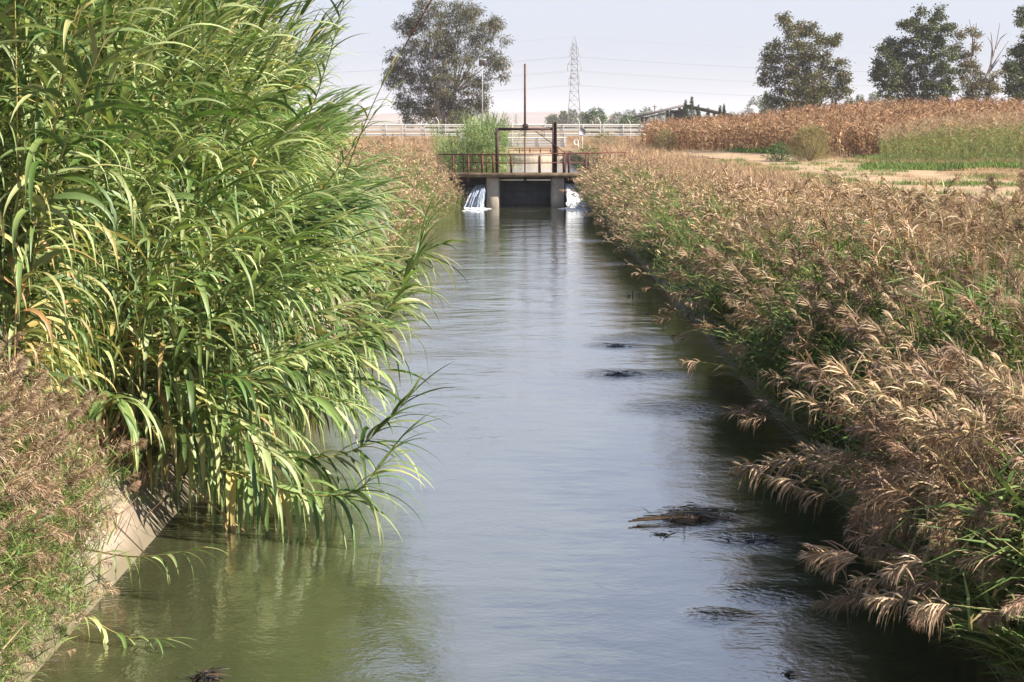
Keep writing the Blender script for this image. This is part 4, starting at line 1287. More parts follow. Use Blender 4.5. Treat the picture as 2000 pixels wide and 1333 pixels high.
tag(mk('corner_reeds', place_variants(far_, v[~isg], P3[~isg], hd[~isg], s_[~isg]) + place_variants(green_, v[isg], P3[isg], hd[isg], s_[isg]), M['reed_mass']),
    'reeds growing out into the water in the corners just below the gate', 'reeds', kind='stuff')
# tall reed stand in front of the right end of the maize
rg = np.random.default_rng(81)
n = 800
px = rg.uniform(1715, 2060, n); Yd = rg.uniform(114, 138, n)
xx = (px - VPX) / F_PX * Yd
zz = ground_z(xx, Yd)
v = rg.integers(0, 6, n)
isg = rg.random(n) < 0.1
P3 = np.stack([xx, Yd, zz], -1)
s = rg.uniform(0.85, 1.25, n) * np.interp(px, [1715, 1780, 1900], [0.7, 0.95, 1.1])
parts = place_variants(mid_, v[~isg], P3[~isg], rg.uniform(0, 6.28, (~isg).sum()), s[~isg]) + place_variants(green_, v[isg], P3[isg], rg.uniform(0, 6.28, isg.sum()), s[isg] * 0.75)
tag(mk('reed_bed', parts, M['reed_mass']), 'tall brown reeds with dark green leaves in front of the maize at the right', 'reed bed', kind='stuff')

# ------------------------------------------------------------------ dry maize
def maize(rg, lod=0):
    H = rg.uniform(1.9, 2.3)
    P_ = cane_path(H, 0.02, rg.uniform(0.05, 0.25), 1.5, rg, 6)
    stem = tube(P_, np.linspace(0.022, 0.008, 6), 4, False, C=(0.34, 0.21, 0.10))
    nl = 10
    f = np.linspace(0.12, 0.93, nl)
    B = np.stack([np.interp(f * 5, np.arange(6), P_[:, k]) for k in range(3)], -1)
    az = rg.uniform(0, 6.28) + np.arange(nl) * math.pi + rg.normal(0, 0.4, nl)
    e = rg.uniform(0.85, 1.4, nl)
    D = np.stack([np.cos(az) * np.cos(e), np.sin(az) * np.cos(e), np.sin(e)], -1)
    col = pick(rg, nl, [(0.28, 0.155, 0.078), (0.39, 0.235, 0.125), (0.17, 0.088, 0.05), (0.60, 0.46, 0.28)], [1.2, 1, 1.0, 0.45])
    lf = strips(B, D, rg.uniform(0.5, 0.85, nl), rg.uniform(0.06, 0.10, nl), rg.uniform(1.2, 3.2, nl), 4, rg, None, col, 0.8)
    tt = strips(np.repeat(P_[-1:], 5, 0), rg.normal(0, 0.3, (5, 3)) + [0, 0, 1], rg.uniform(0.15, 0.3, 5), np.full(5, 0.02), rg.uniform(0, 0.8, 5), 2, rg, None, pick(rg, 5, [(0.4, 0.24, 0.13)], [1]), 0.5)
    b = strips(B[4:5], np.array([[0.3, 0.1, 0.9]]), np.array([0.25]), np.array([0.07]), np.array([0.3]), 3, rg, None, np.array([[0.55, 0.42, 0.25]]), 0.3)
    return join([stem, lf, tt, b])
rg = np.random.default_rng(91)
mz = [maize(rg) for k in range(8)]
mz_me = [mk('maize_plant', [m_], M['dry_leaf'], mesh_only=True) for m_ in mz]
EDGE = np.array([[11.4, 206.0], [20.9, 145.0], [60.0, 152.0]])     # front edge of the field
def edge_y(x): return np.interp(x, EDGE[:, 0], EDGE[:, 1])
first = None
k = 0
while k < 300:
    x = rg.uniform(11.6, 34.0)
    y = float(edge_y(x)) + rg.random() ** 1.6 * (2.5 if x < 21 else 4)
    if x > 24 and rg.random() < 0.45: continue
    v = rg.integers(8)
    if first is None:
        first = bpy.data.objects.new('maize_plant', mz_me[v]); COL.objects.link(first)
        tag(first, 'dry brown maize plant standing along the front edge of the field', 'maize', 'dry maize plants along the front edge of the field')
        o = first
    else:
        o = first.copy(); o.data = mz_me[v]; COL.objects.link(o)
    s = rg.uniform(0.88, 1.1)
    o.location = (x, y, float(ground_z(x, y)) - 0.02); o.rotation_euler = (rg.normal(0, 0.07), rg.normal(0, 0.07), rg.uniform(0, 6.28)); o.scale = (s, s, s)
    k += 1
n = 6800
xx = rg.uniform(11.6, 62, n * 2); yy = edge_y(xx) + 1.2 + rg.random(n * 2) ** 1.4 * 75
ok = (xx < yy * 0.23 + 3) & (yy < 232)
row = 0.75
xx, yy = xx[ok][:n], yy[ok][:n]
xx = np.round(xx / row) * row + rg.normal(0, 0.07, len(xx))
k = len(xx)
parts = place_variants(mz, rg.integers(0, 8, k), np.stack([xx, yy, ground_z(xx, yy)], -1), rg.uniform(0, 6.28, k), rg.uniform(0.78, 1.16, k))
tag(mk('maize_field', parts, M['dry_leaf']), 'field of dry brown maize rising towards the right', 'maize field', kind='stuff')

# ------------------------------------------------------------------ grass on the banks and verges
def tuft(rg, nb, h, wd, pal, wts, spread=0.1, dr=(0.3, 1.4)):
    B = np.concatenate([rg.normal(0, spread, (nb, 2)), np.zeros((nb, 1))], 1)
    az = rg.uniform(0, 6.28, nb); e = rg.uniform(0.8, 1.5, nb)
    D = np.stack([np.cos(az) * np.cos(e), np.sin(az) * np.cos(e), np.sin(e)], -1)
    return strips(B, D, h * rg.uniform(0.6, 1.2, nb), np.full(nb, wd), rg.uniform(*dr, nb), 2, rg, None, pick(rg, nb, pal, wts), 0.5)
STRAW = [(0.42, 0.29, 0.16), (0.54, 0.41, 0.24), (0.33, 0.20, 0.11), (0.24, 0.22, 0.09)]
GREEN = [(0.07, 0.13, 0.025), (0.12, 0.19, 0.04), (0.18, 0.22, 0.06)]
rg = np.random.default_rng(95)
straw = [tuft(rg, 14, 0.26, 0.016, STRAW, [1, 0.8, 0.7, 0.3], 0.14) for _ in range(6)]
tall = [tuft(rg, 22, 0.75, 0.028, STRAW + [(0.38, 0.23, 0.16)], [1, 0.7, 0.8, 0.35, 1], 0.2, (0.2, 1.1)) for _ in range(6)]
weed = [tuft(rg, 18, 0.34, 0.03, GREEN, [1, 1, 0.6], 0.16) for _ in range(6)]
def scatter(name, vars_, XY, sc, mat, label, cat, zoff=0.0, kind='stuff'):
    xx, yy = XY
    k = len(xx)
    r2 = np.random.default_rng(len(xx))
    o = mk(name, place_variants(vars_, r2.integers(0, len(vars_), k), np.stack([xx, yy, ground_z(xx, yy) + zoff], -1), r2.uniform(0, 6.28, k), sc * r2.uniform(0.7, 1.3, k)), mat)
    return tag(o, label, cat, kind=kind)
n = 6500
yy = 18 + 102 * rg.random(n) ** 1.1; xx = 4.65 + 5.8 * rg.random(n)
ok = xx < yy * 0.2135 + 1
scatter('reed_litter', tall, (xx[ok], yy[ok]), 0.8, M['grass'], 'dry brown grass growing between the reeds of the right bank', 'grass')
n = 2600
yy = 46 + 73 * rg.random(n); xx = -4.7 - 3.2 * rg.random(n)
ok = xx > -yy * 0.222 - 1
scatter('reed_litter', tall, (xx[ok], yy[ok]), 0.72, M['grass'], 'dry brown grass growing between the reeds of the left bank', 'grass')
n = 2600
yy = 17 + 14 * rg.random(n); xx = -4.6 - 2.0 * rg.random(n)
ok = xx > -yy * 0.222 - 0.5
scatter('bank_litter', straw, (xx[ok], yy[ok]), 1.1, M['grass'], 'short dry grass covering the top of the left bank near the viewer', 'grass')
# weeds rooted in the joints of the left wall
n = 150
yy = 15.5 + 11 * rg.random(n); zz = rg.uniform(0.15, 1.0, n) ** 0.7
xx = -3.60 - zz / 1.02 - 0.05
P3 = np.stack([xx, yy, zz + 0.02], -1)
vs_ = weed + straw + tall
tag(mk('wall_weeds', place_variants(vs_, rg.integers(0, len(vs_), n), P3, rg.uniform(0, 6.28, n), rg.uniform(0.35, 0.8, n)), M['grass']), 'small weeds rooted in the joints of the sunlit canal wall', 'weeds', kind='stuff')
# straw along the track on the right, green where the weeds are
n = 15000
yy = 46 + 100 * rg.random(n) ** 0.9; xx = 8.6 + (yy * 0.2135 - 7.6) * rg.random(n)
pc_ = 14.9 + 0.012 * (yy - 60) - 3.0 * ssm(130, 200, yy)
trk = (np.abs(xx - pc_) < 2.6) & ((np.abs(xx - pc_) > 0.45) | (rg.random(n) < 0.5))
bare = vnoise(xx, yy, 0.35, 2) > 0.62
ok = ~trk & ~(bare & (xx > 12.5)) & (yy < edge_y(np.maximum(xx, 11.5)) - 0.3)
scatter('dry_grass', straw, (xx[ok], yy[ok]), 0.75, M['grass'], 'short straw coloured grass on the verge between the reeds and the maize', 'grass')
n = 4200
yy = 48 + 95 * rg.random(n); xx = 9.2 + (yy * 0.2135 - 8.2) * rg.random(n)
gm = (vnoise(xx, yy, 0.8, 5) + 0.22 * ((xx > 11.6) & (xx < 12.9)) + 0.15 * ((xx > 14.4) & (xx < 15.1)) > 0.70) & (yy < edge_y(np.maximum(xx, 11.5)) - 0.2)
scatter('green_weeds', weed, (xx[gm], yy[gm]), 0.7, M['grass'], 'patches of low green weeds on the verge beside the track', 'weeds')
# green growth under the maize edge and the tall reeds
n = 2600
xx = rg.uniform(15.0, 30, n); yy = edge_y(xx) - 0.4 - rg.random(n) ** 1.3 * 7
px = VPX + xx / yy * F_PX
k_ = rg.random(n) < np.maximum(0.8 * np.exp(-((px - 1490) / 42) ** 2), 0.25 * ssm(1650, 1740, px))
y2 = rg.uniform(109, 116, 420); x2 = (rg.uniform(1690, 2010, 420) - VPX) / F_PX * y2
scatter('green_weeds', weed, (np.concatenate([xx[k_], x2]), np.concatenate([yy[k_], y2])), 1.15, M['grass'], 'taller bright green weeds along the foot of the maize and reeds', 'weeds')
# tall dry grass left and right behind the gate
n = 5200
yy = rg.uniform(126, 246, n); xx = rg.uniform(-24, 13, n)
ok = (np.abs(xx) > 5.4) & ~((xx < -7) & (yy > 140) & (yy < 205) & (rg.random(n) < 0.93)) & ((xx < 11) | (yy > 207)) & ((xx > -14) | (yy > 200))
dens = rg.random(n) < np.where(yy > 200, 0.9, 0.75)
scatter('tall_dry_grass', tall, (xx[ok & dens], yy[ok & dens]), 1.0, M['grass'], 'tall reddish dry grass between the gate and the road embankment', 'grass')
n = 1500
xx = rg.uniform(-24, 18, n); yy = rg.uniform(244.5, 254, n)
scatter('embankment_grass', tall, (xx, yy), 0.5, M['grass'], 'dry grass on the slope just below the long guard rail', 'grass')
n = 900
yy = rg.uniform(19, 60, n); xx = -5.2 - rg.random(n) * 1.6
scatter('bank_weeds', weed, (xx, yy), 1.0, M['grass'], 'green weeds on top of the left bank below the canes', 'weeds')

# bushy weeds that stand alone
def bush(name, label, cat, px, py_base, Z, wpx, hpx, pal, wts, n, seed, leaf=(0.28, 0.03), zg=None, shape='dome', up=0.4):
    rg = np.random.default_rng(seed)
    k = Z / F_PX
    x = (px - VPX) * k
    zg = float(base_level(x, Z)) if zg is None else zg
    r = thing(name, label, cat, (x, Z, zg))
    rx, h = wpx * k / 2, hpx * k
    a = rg.uniform(0, 6.28, n); u = rg.random(n); q = rg.random(n) ** 0.45
    if shape == 'dome':
        z = u * h; rad = rx * np.sqrt(np.maximum(0.02, 1 - (u * 0.97) ** 2.2)) * (0.7 + 0.3 * np.minimum(1, u * 4)) * q
    else:      # cypress
        z = u * h; rad = rx * np.interp(u, [0, 0.1, 0.35, 1], [0.7, 1, 0.95, 0.04]) * q
    lump = 1 + 0.22 * np.sin(a * 3 + u * 9 + seed) + 0.12 * np.sin(a * 7 - u * 17)
    B = np.stack([x + rad * lump * np.cos(a), Z + rad * lump * np.sin(a) * (0.9), zg + z * (1 + 0.08 * np.sin(a * 5 + seed))], -1)
    D = np.stack([np.cos(a), np.sin(a), np.full(n, up)], -1) + rg.normal(0, 0.6, (n, 3))
    mk('foliage', [strips(B, D, rg.uniform(0.6, 1.3, n) * leaf[0], np.full(n, leaf[1]) * rg.uniform(0.7, 1.3, n), rg.uniform(0, 1.2, n), 2, rg, None, pick(rg, n, pal, wts, 0.18), 0.8)], M['tree_leaf'], r)
    m = 7
    st = [tube([(x, Z, zg - 0.1), (x + rx * 0.35 * math.cos(t_), Z + rx * 0.35 * math.sin(t_), zg + h * 0.4), (x + rx * 0.6 * math.cos(t_), Z + rx * .6 * math.sin(t_), zg + h * 0.75)], [0.03 * h, 0.015 * h, 0.005 * h], 5) for t_ in np.arange(m) * 0.9] if shape == 'dome' else \
         [tube([(x, Z, zg - 0.1), (x, Z, zg + h * 0.9)], [0.03 * h, 0.005 * h], 6)]
    mk('stem' if shape == 'dome' and h < 2.5 else 'trunk', st, M['bark'], r)
    return r
DKG = [(0.045, 0.085, 0.02), (0.07, 0.12, 0.028), (0.10, 0.15, 0.04)]
bush('weed_bush', 'feathery straw green weed bush in front of the maize', 'bush', 1580, 0, 136, 86, 62, [(0.20, 0.19, 0.07), (0.28, 0.24, 0.11), (0.36, 0.27, 0.15)], [1, 1, 0.8], 5200, 1, (0.34, 0.018), up=1.5)
bush('weed_bush', 'dark green weed bush at the left foot of the feathery bush', 'bush', 1520, 0, 138, 60, 34, DKG, [1, 1, 0.5], 1100, 2, (0.22, 0.04))
bush('weed_bush', 'rounded straw coloured bush at the left tip of the maize', 'bush', 1300, 0, 196, 46, 40, [(0.33, 0.25, 0.12), (0.25, 0.21, 0.09), (0.18, 0.18, 0.06)], [1, 1, 0.6], 1500, 3, (0.34, 0.03), up=1.2)
bush('weed_bush', 'small dark green leafy plant on the edge of the grassy slope', 'bush', 1625, 0, 84, 48, 16, DKG, [1, 1, 0.5], 600, 4, (0.14, 0.03))
bush('weed_bush', 'dark green bush beside the right end of the gate railing', 'bush', 1150, 0, 127, 74, 46, DKG + [(0.2, 0.16, 0.08)], [1, 1, 0.5, 0.6], 1300, 5, (0.24, 0.03))
bush('weed_bush', 'olive bush under the round sign', 'bush', 1180, 0, 225, 70, 30, [(0.22, 0.19, 0.08), (0.16, 0.17, 0.06), (0.3, 0.22, 0.12)], [1, 1, 1], 1200, 6, (0.35, 0.04), up=1.0)
# weeds hanging in the right waterfall
wr = np.random.default_rng(5)
k = 60
B = np.stack([wr.uniform(pierR + 0.05, pierR + 0.55, k), np.full(k, GATE_Y + 0.45), wr.uniform(0.6, 1.12, k)], -1)
D = wr.normal(0, 0.6, (k, 3)) + [0, -0.8, 0.5]
tag(mk('weir_weeds', [strips(B, D, wr.uniform(0.2, 0.45, k), np.full(k, 0.03), wr.uniform(0.8, 2, k), 3, wr, None, pick(wr, k, DKG + [(0.16, 0.2, 0.06)], [1, 1, 1, 1]), 0.5)], M['tree_leaf']), 'green weeds growing through the right waterfall beside the pier', 'weeds')

# ------------------------------------------------------------------ trees
def tree(name, label, Z, base_px, blobs, pal, wts, seed, leaf=(0.34, 0.13), dens=1.0, bark='bark', fork=0.3, stems=1, droop=(0.2, 1.5), r0=0.3, zg=1.9, clump=0.55, bare=(), lean_px=0):
    rg = np.random.default_rng(seed)
    k = Z / F_PX
    bx = (base_px - VPX) * k
    zg = float(base_level(bx, Z)) if zg is None else zg
    r = thing(name, label, 'tree', (bx, Z, zg))
    cen = [(at(b[0], b[1], Z), b[2] * k) for b in blobs]
    zmin = min(c[2] for c, _ in cen); zmax = max(c[2] for c, _ in cen)
    limbs, B, Dd, Cc = [], [], [], []
    stem_x = [bx + (q - (stems - 1) / 2) * r0 * 2.2 for q in range(stems)]
    hub = [np.array([sx + rg.normal(0, r0) + (q - (stems - 1) / 2) * r0 * 2.5, Z + rg.normal(0, r0), zg + (zmax - zg) * fork * rg.uniform(0.8, 1.15)]) for q, sx in enumerate(stem_x)]
    for q in range(stems):
        limbs.append(tube(smooth_path([(stem_x[q], Z, zg - 0.2), (0.6 * stem_x[q] + 0.4 * hub[q][0] + rg.normal(0, 0.1), Z, 0.5 * zg + 0.5 * hub[q][2]), hub[q]], 8), np.linspace(r0, r0 * 0.72, 8), 7))
    for ci, (c, rad) in enumerate(cen):
        c = c + [0, rg.uniform(-1, 1) * rad * 1.3, 0]
        q = int(np.argmin([abs(h_[0] - c[0]) for h_ in hub]))
        h_ = hub[q]
        low = c[2] < h_[2] + 0.5
        src = h_ if not low else np.array([h_[0], Z, zg + (h_[2] - zg) * 0.75])
        midp = src * 0.5 + c * 0.5 + rg.normal(0, 0.12, 3) * rad + [0, 0, 0.12 * rad]
        th = r0 * np.clip(0.55 * (rad / (3.0)), 0.2, 0.5)
        limbs.append(tube(smooth_path([src, midp, c], 9), np.linspace(th, th * 0.3, 9), 5))
        ns = max(3, int(1.9 * dens * 9 * (rad / clump) ** 1.6 * 0.35))
        d = rg.normal(0, 1, (ns, 3)); d /= np.linalg.norm(d, axis=1)[:, None]
        sp = c + d * (rad * rg.uniform(0.35, 1.05, ns) ** 0.8)[:, None]
        for s_ in sp:
            if rg.random() < 0.55:
                limbs.append(tube([c + (s_ - c) * 0.1, c + (s_ - c) * 0.55 + rg.normal(0, 0.1 * rad, 3), s_], [th * 0.3, th * 0.18, 0.02], 4, False))
            nl = int(rg.integers(26, 52))
            cs = clump * rg.uniform(0.6, 1.25)
            off = rg.normal(0, cs * 0.5, (nl, 3)) * [1.15, 1.15, 0.75]
            B.append(s_ + off)
            Dd.append(off / cs + rg.normal(0, 0.7, (nl, 3)))
            Cc.append(pick(rg, nl, pal, wts, 0.14) * rg.uniform(0.78, 1.25))
    for pts in bare:
        w3 = [at(p[0], p[1], Z + rg.uniform(-1, 1)) for p in pts]
        limbs.append(tube(smooth_path(w3, 9), np.linspace(0.12, 0.025, 9), 4, False))
    B, Dd, Cc = map(np.concatenate, (B, Dd, Cc))
    n = len(B)
    mk('trunk', limbs, M[bark], r, True)
    mk('crown', [strips(B, Dd, leaf[0] * rg.uniform(0.6, 1.3, n), leaf[1] * rg.uniform(0.7, 1.3, n), rg.uniform(*droop, n), 2, rg, None, Cc, 0.9, base_w=0.6)], M['tree_leaf'], r)
    return r
EU = [(0.075, 0.078, 0.034), (0.115, 0.108, 0.05), (0.05, 0.05, 0.026), (0.16, 0.11, 0.06)]
tree('eucalyptus_tree', 'large spreading eucalyptus with pale trunks and grey green leaves behind the fence', 330, 868,
     [(836, 22, 30), (820, 45, 24), (900, 22, 30), (925, 38, 30), (955, 58, 26), (968, 45, 12), (792, 55, 24), (850, 78, 30), (885, 75, 26), (778, 115, 26), (765, 150, 22), (790, 150, 26),
      (930, 90, 28), (965, 118, 24), (980, 128, 14), (988, 82, 8), (900, 120, 26), (840, 115, 26), (820, 160, 28), (860, 165, 30), (915, 165, 26), (945, 160, 20), (985, 148, 10), (790, 195, 24), (830, 205, 28), (880, 205, 28),
      (920, 205, 24), (872, 42, 22), (870, 100, 22), (874, 140, 24), (872, 188, 24), (808, 95, 22), (945, 195, 16), (800, 225, 24), (850, 228, 28), (900, 225, 22), (938, 215, 14)],
     EU, [1, 1, 0.8, 0.35], 201, leaf=(0.42, 0.12), dens=1.05, bark='pale_bark', fork=0.34, stems=3, droop=(0.8, 2.2), r0=0.34, clump=0.62)
BR = [(0.05, 0.065, 0.015), (0.09, 0.10, 0.024), (0.14, 0.12, 0.032), (0.17, 0.085, 0.032)]
tree('round_tree', 'broad tree with tufted green and rusty foliage above the middle of the maize', 300, 1562,
     [(1530, 40, 14), (1545, 58, 18), (1575, 55, 18), (1590, 62, 14), (1510, 98, 20), (1545, 92, 24), (1580, 95, 24), (1608, 78, 13), (1625, 84, 14), (1638, 78, 10), (1500, 118, 18), (1530, 128, 26), (1570, 130, 28), (1610, 120, 22),
      (1640, 125, 14), (1500, 150, 22), (1540, 165, 28), (1585, 165, 28), (1625, 155, 24), (1650, 150, 16), (1520, 190, 24), (1560, 195, 28), (1600, 190, 24), (1640, 178, 18), (1655, 178, 9), (1580, 212, 20), (1545, 212, 16)],
     BR, [1.1, 1, 0.7, 0.45], 202, leaf=(0.34, 0.16), dens=0.95, fork=0.22, stems=2, r0=0.26, droop=(0.1, 1.0), clump=0.55, zg=2.3)
PO = [(0.05, 0.072, 0.02), (0.085, 0.105, 0.03), (0.14, 0.145, 0.044), (0.034, 0.046, 0.016)]
tree('poplar_tree', 'bushy dark green poplar with a tall narrow top at the right above the maize', 290, 1815,
     [(1836, 18, 9), (1830, 35, 12), (1818, 55, 14), (1800, 22, 10), (1795, 48, 14), (1775, 52, 12), (1765, 48, 8), (1845, 60, 12), (1858, 55, 8), (1805, 80, 20), (1835, 85, 20), (1775, 92, 18), (1740, 90, 16), (1725, 102, 14), (1755, 110, 20),
      (1720, 130, 18), (1790, 120, 24), (1830, 120, 22), (1856, 108, 14), (1740, 140, 24), (1710, 150, 12), (1770, 155, 26), (1815, 155, 26), (1850, 145, 20), (1735, 175, 22), (1775, 185, 26), (1820, 185, 26), (1855, 175, 18)],
     PO, [1, 1, 0.6, 0.8], 203, leaf=(0.3, 0.2), dens=0.95, fork=0.22, stems=3, r0=0.22, droop=(0, 0.9), clump=0.5, zg=3.4)
tree('poplar_tree', 'yellowing poplar with bare dead branches right of the tall narrow one', 296, 1890,
     [(1880, 68, 10), (1898, 60, 8), (1872, 92, 12), (1906, 68, 7), (1890, 112, 13), (1905, 95, 9), (1880, 135, 16), (1905, 130, 14), (1890, 160, 20), (1918, 150, 12), (1925, 170, 12), (1940, 150, 9), (1945, 172, 11), (1955, 145, 7), (1900, 185, 22), (1930, 190, 14), (1935, 165, 10)],
     [(0.13, 0.12, 0.04), (0.18, 0.14, 0.05), (0.08, 0.09, 0.03), (0.22, 0.15, 0.07)], [1, 1, 0.8, 0.5], 204, leaf=(0.28, 0.16), dens=0.9, fork=0.2, stems=2, r0=0.2, droop=(0, 1.0), clump=0.5, zg=3.4,
     bare=([(1905, 200), (1930, 140), (1945, 90), (1953, 45)], [(1925, 150), (1950, 110), (1970, 80)], [(1935, 130), (1938, 90), (1935, 62)], [(1930, 145), (1948, 120), (1958, 108)], [(1945, 95), (1955, 75), (1966, 66)],
           [(1895, 130), (1900, 80), (1893, 38)], [(1900, 110), (1905, 70), (1907, 45)], [(1940, 110), (1936, 85), (1928, 72)]))
tree('poplar_tree', 'dark poplar cut off by the right edge of the picture', 285, 2010,
     [(1996, 22, 9), (2005, 40, 12), (1992, 45, 7), (2010, 70, 16), (1998, 90, 10), (1990, 98, 12), (1978, 105, 9), (2005, 115, 22), (1985, 130, 18), (1972, 132, 10), (2015, 145, 26), (1985, 160, 22), (1995, 185, 24), (1972, 175, 12), (2025, 185, 26)],
     PO, [1, 1, 0.5, 1], 205, leaf=(0.3, 0.2), dens=1.1, fork=0.25, stems=2, r0=0.22, droop=(0, 0.9), clump=0.5, zg=3.4)
# bushes and small trees beyond the road
CY = [(0.05, 0.075, 0.025), (0.075, 0.1, 0.03), (0.12, 0.11, 0.045)]
BG = [(0.05, 0.10, 0.025), (0.08, 0.14, 0.035), (0.035, 0.07, 0.02)]
bush('round_bush', 'rounded bright green bush beyond the guard rail right of the pylon', 'bush', 1163, 0, 330, 60, 52, BG, [1, 1, 0.7], 2600, 11, (0.34, 0.12), zg=2.6)
bush('round_bush', 'low wide green bush beyond the guard rail left of the shed roof', 'bush', 1225, 0, 335, 58, 38, BG, [1, 0.8, 1], 1500, 12, (0.34, 0.12), zg=2.6)
bush('round_bush', 'dark olive bush at the foot of the eucalyptus', 'bush', 893, 0, 318, 62, 51, [(0.06, 0.08, 0.025), (0.10, 0.10, 0.04), (0.16, 0.11, 0.05)], [1, 1, 0.4], 2200, 13, (0.34, 0.12), zg=2.4)
for px, h, wp, lab in ((1337, 73, 13, 'pointed cypress under the ridge of the shed'), (1349, 79, 15, 'tallest pointed cypress in front of the shed'), (1362, 64, 17, 'broader short cypress right of the tallest one'),
                       (1381, 58, 13, 'lone short cypress in front of the shed'), (1404, 63, 9, 'slim cypress, left one of the pair at the right of the shed'), (1412, 65, 10, 'slim cypress, right one of the pair at the right of the shed'),
                       (1493, 91, 26, 'tall dark cypress at the left foot of the broad tree'), (1622, 78, 9, 'slim pointed cypress, left one of the pair right of the broad tree'), (1629, 82, 8, 'slim pointed cypress, right one of the pair right of the broad tree')):
    bush('cypress_tree', lab, 'tree', px, 0, 345 if px < 1480 else 320, wp * 1.7, h, CY, [1, 1, 0.4], 900 + h * 12, px, (0.3, 0.09), zg=1.9, shape='cone', up=2.0)
OL = [(0.09, 0.12, 0.04), (0.13, 0.15, 0.05), (0.07, 0.09, 0.035)]
bush('round_bush', 'small round bush at the right end of the shed', 'bush', 1428, 0, 340, 24, 53, OL, [1, 1, 1], 700, 31, (0.34, 0.12), zg=1.9)
for k, (px, wp, h, Z, lab) in enumerate(((1520, 80, 75, 430, 'hazy olive tree behind the silo'), (1655, 32, 75, 400, 'pale olive bush, left of the row above the maize'), (1675, 34, 79, 410, 'taller pale olive bush above the maize'),
                                (1705, 50, 86, 395, 'feathery green bush left of the poplars above the maize'), (1476, 66, 74, 450, 'small hazy tree just behind the silo'))):
    bush('round_bush', lab, 'bush', px, 0, Z, wp, h, OL, [1, 1, 0.7], 2200, 41 + k, (0.45, 0.16), zg=1.9)
for k, (px, wp, h, Z, lab) in enumerate(((1080, 30, 30, 900, 'faint hazy tree left of the pylon foot'), (1100, 18, 36, 980, 'small hazy tree close to the left of the pylon'), (1117, 30, 38, 960, 'hazy tree behind the pylon foot'), (1140, 26, 34, 1000, 'hazy tree at the right of the pylon foot'),
                                         (1205, 40, 32, 1100, 'hazy grey tree, first of the faint row left of the shed'), (1232, 44, 37, 1080, 'hazy grey tree, second of the faint row left of the shed'), (1262, 44, 41, 1060, 'hazy grey tree, third of the faint row left of the shed'),
                                         (1294, 40, 39, 1040, 'hazy grey tree showing under the shed roof'))):
    bush('distant_tree', lab, 'tree', px, 0, Z, wp, h, OL, [1, 1, 1], 900, 61 + k, (1.1, 0.5), zg=1.9)

# ------------------------------------------------------------------ weed clumps and sticks in the water
def debris(label, px, py, wpx, seed, cols, n=120, h=0.05, name='weed_clump', cat='floating weed'):
    rg = np.random.default_rng(seed)
    p = on(px, py, 0)
    wx_ = wpx * p[1] / F_PX / 2
    B = np.stack([p[0] + rg.normal(0, 0.45, n) * wx_, p[1] + rg.normal(0, 0.35, n) * wx_, rg.uniform(-0.02, h, n)], -1)
    D = np.stack([rg.normal(0.6, 0.8, n), rg.normal(0, 0.7, n), rg.normal(0.0, 0.06, n)], -1)
    q = strips(B, D, rg.uniform(0.12, 0.4, n) * min(1.2, wx_ * 2 + 0.2), np.full(n, 0.016), rg.uniform(0, 0.5, n), 3, rg, None, pick(rg, n, cols, [1] * len(cols)), 0.8)
    # soaked mound that the strands lie on
    nn, mm = 8, 18
    a = np.linspace(0, 2 * math.pi, mm)
    rr = np.linspace(0, 1, nn)
    wob = 1 + 0.2 * np.sin(a * 3 + seed) + 0.12 * np.sin(a * 5 + 2 * seed)
    wob[-1] = wob[0]
    Xm = p[0] + np.outer(rr, np.cos(a) * wob) * wx_ * 0.9; Ym = p[1] + np.outer(rr, np.sin(a) * wob) * wx_ * 0.55
    Zm = np.repeat((h * 0.9 * (1 - rr ** 2) - 0.02)[:, None], mm, 1) + rg.normal(0, h * 0.12, (nn, mm)); Zm[:, -1] = Zm[:, 0]
    g_ = grid(Xm, Ym, Zm)
    mound = (g_[0], g_[1], np.tile(np.array(cols[0]) * 0.8, (len(g_[0]), 1)))
    return tag(mk(name, [q, mound], M['wet_weed']), label, cat)
M['wet_weed'] = plant('wet_weed', 0.0, 0.25, 0.6, 0.0)
DK = [(0.03, 0.028, 0.02), (0.05, 0.042, 0.028), (0.07, 0.055, 0.03)]
BN = [(0.30, 0.19, 0.10), (0.17, 0.11, 0.06), (0.08, 0.07, 0.03), (0.05, 0.06, 0.025)]
debris('large brown clump of weed and stalks snagged in the water near the right bank', 1345, 1013, 150, 1, BN, 260, 0.11)
debris('small brown scrap of weed just below the large clump', 1292, 1045, 60, 2, BN, 40, 0.025)
debris('dark weed hump breaking the water, nearest below the large brown clump', 1480, 1056, 140, 3, DK, 60, 0.03)
debris('dark weed hump in midstream below the smaller one', 1212, 733, 80, 4, DK, 60, 0.06)
debris('small dark weed hump farther up the stream', 1206, 677, 56, 5, DK, 40, 0.05)
debris('dark weed clump at the bottom edge on the left', 400, 1326, 70, 6, DK + [(0.1, 0.06, 0.035)], 80, 0.07)
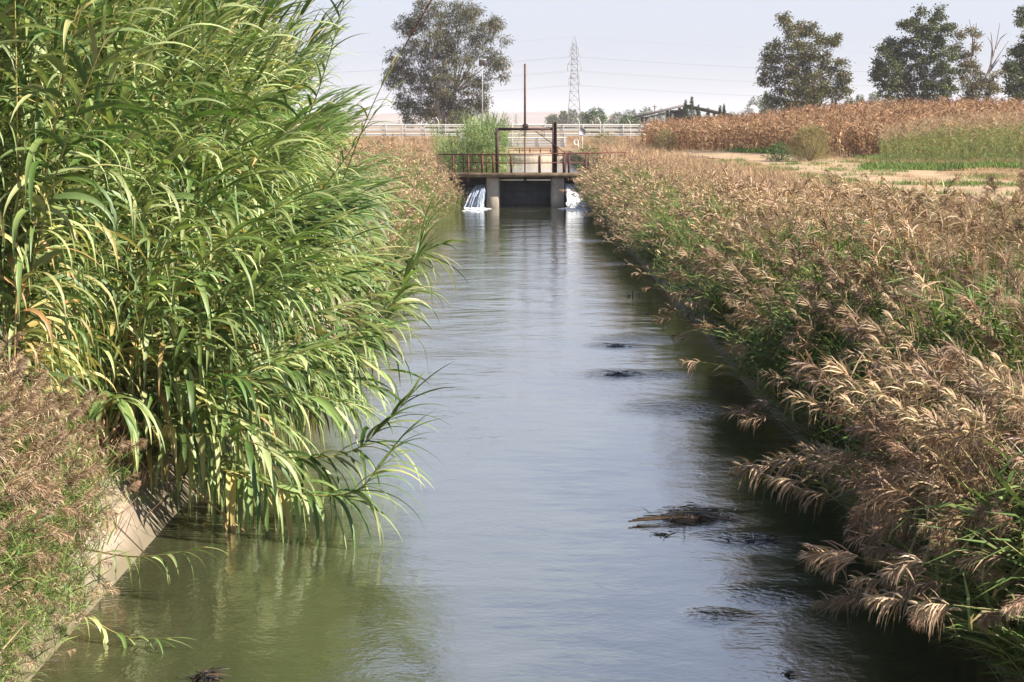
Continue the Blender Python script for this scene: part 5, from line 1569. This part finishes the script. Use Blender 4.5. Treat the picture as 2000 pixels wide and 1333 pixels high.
debris('tiny dark weed scrap at the bottom edge on the right', 1537, 1319, 22, 7, DK, 24, 0.04)
p = on(1238, 580, 0)
tag(mk('reed_stubs', [tube([(p[0] + d, p[1] + e, -0.1), (p[0] + d + t_, p[1] + e, h)], 0.018, 5) for d, e, t_, h in ((-0.12, 0, -0.03, 0.09), (-0.02, 0.1, 0.0, 0.14), (0.07, 0, 0.03, 0.11), (0.14, 0.05, 0.02, 0.07), (-0.06, 0, -0.05, 0.06))], M['gate_steel']),
    'bunch of short dark broken stubs standing in the water near the right bank', 'reed stubs')
# stalks lying on the large clump
p = on(1300, 1022, 0)
st = [tube([(p[0] - 0.4 + 0.05 * k, p[1] - 0.1 + 0.09 * k, 0.035), (p[0] + 0.1, p[1] + 0.07 * k, 0.06), (p[0] + 0.35 + 0.05 * k, p[1] + 0.02 + 0.08 * k, 0.05)], 0.009, 5, C=(0.4, 0.25, 0.14)) for k in range(3)]
for s_ in st:
    tag(mk('dry_stalk', [s_], M['dry_leaf']), 'thin dry stalk lying on the large brown weed clump', 'stalk', 'dry stalks on the large weed clump')
# cable along the foot of the right wall
cb = [np.array([3.66 + z_ / 1.05, y_, z_ + 0.02]) for y_, z_ in ((40, 0.10), (37, 0.16), (34.5, 0.12), (32.5, 0.18), (30.5, 0.11), (28.2, 0.07))]
tag(mk('cable', [tube(smooth_path(cb, 24), 0.010, 6)], M['galv_dark']), 'thin pale cable running along the foot of the shaded canal wall', 'cable')

# ------------------------------------------------------------------ the hazy air
V, F = box(-3400, 3400, -60, 5900, -3.0, 60.0)
m = bpy.data.materials.new('haze')
m.use_nodes = True
t = m.node_tree
t.nodes.remove(t.nodes['Principled BSDF'])
pv = t.nodes.new('ShaderNodeVolumePrincipled')
pv.inputs['Color'].default_value = (0.86, 0.88, 0.95, 1)
pv.inputs['Density'].default_value = 0.00012
pv.inputs['Anisotropy'].default_value = 0.0
t.links.new(pv.outputs[0], t.nodes['Material Output'].inputs['Volume'])
hz_ = tag(mk('haze', [(V, F)], m), 'pale hazy air over the fields', 'haze', kind='stuff')
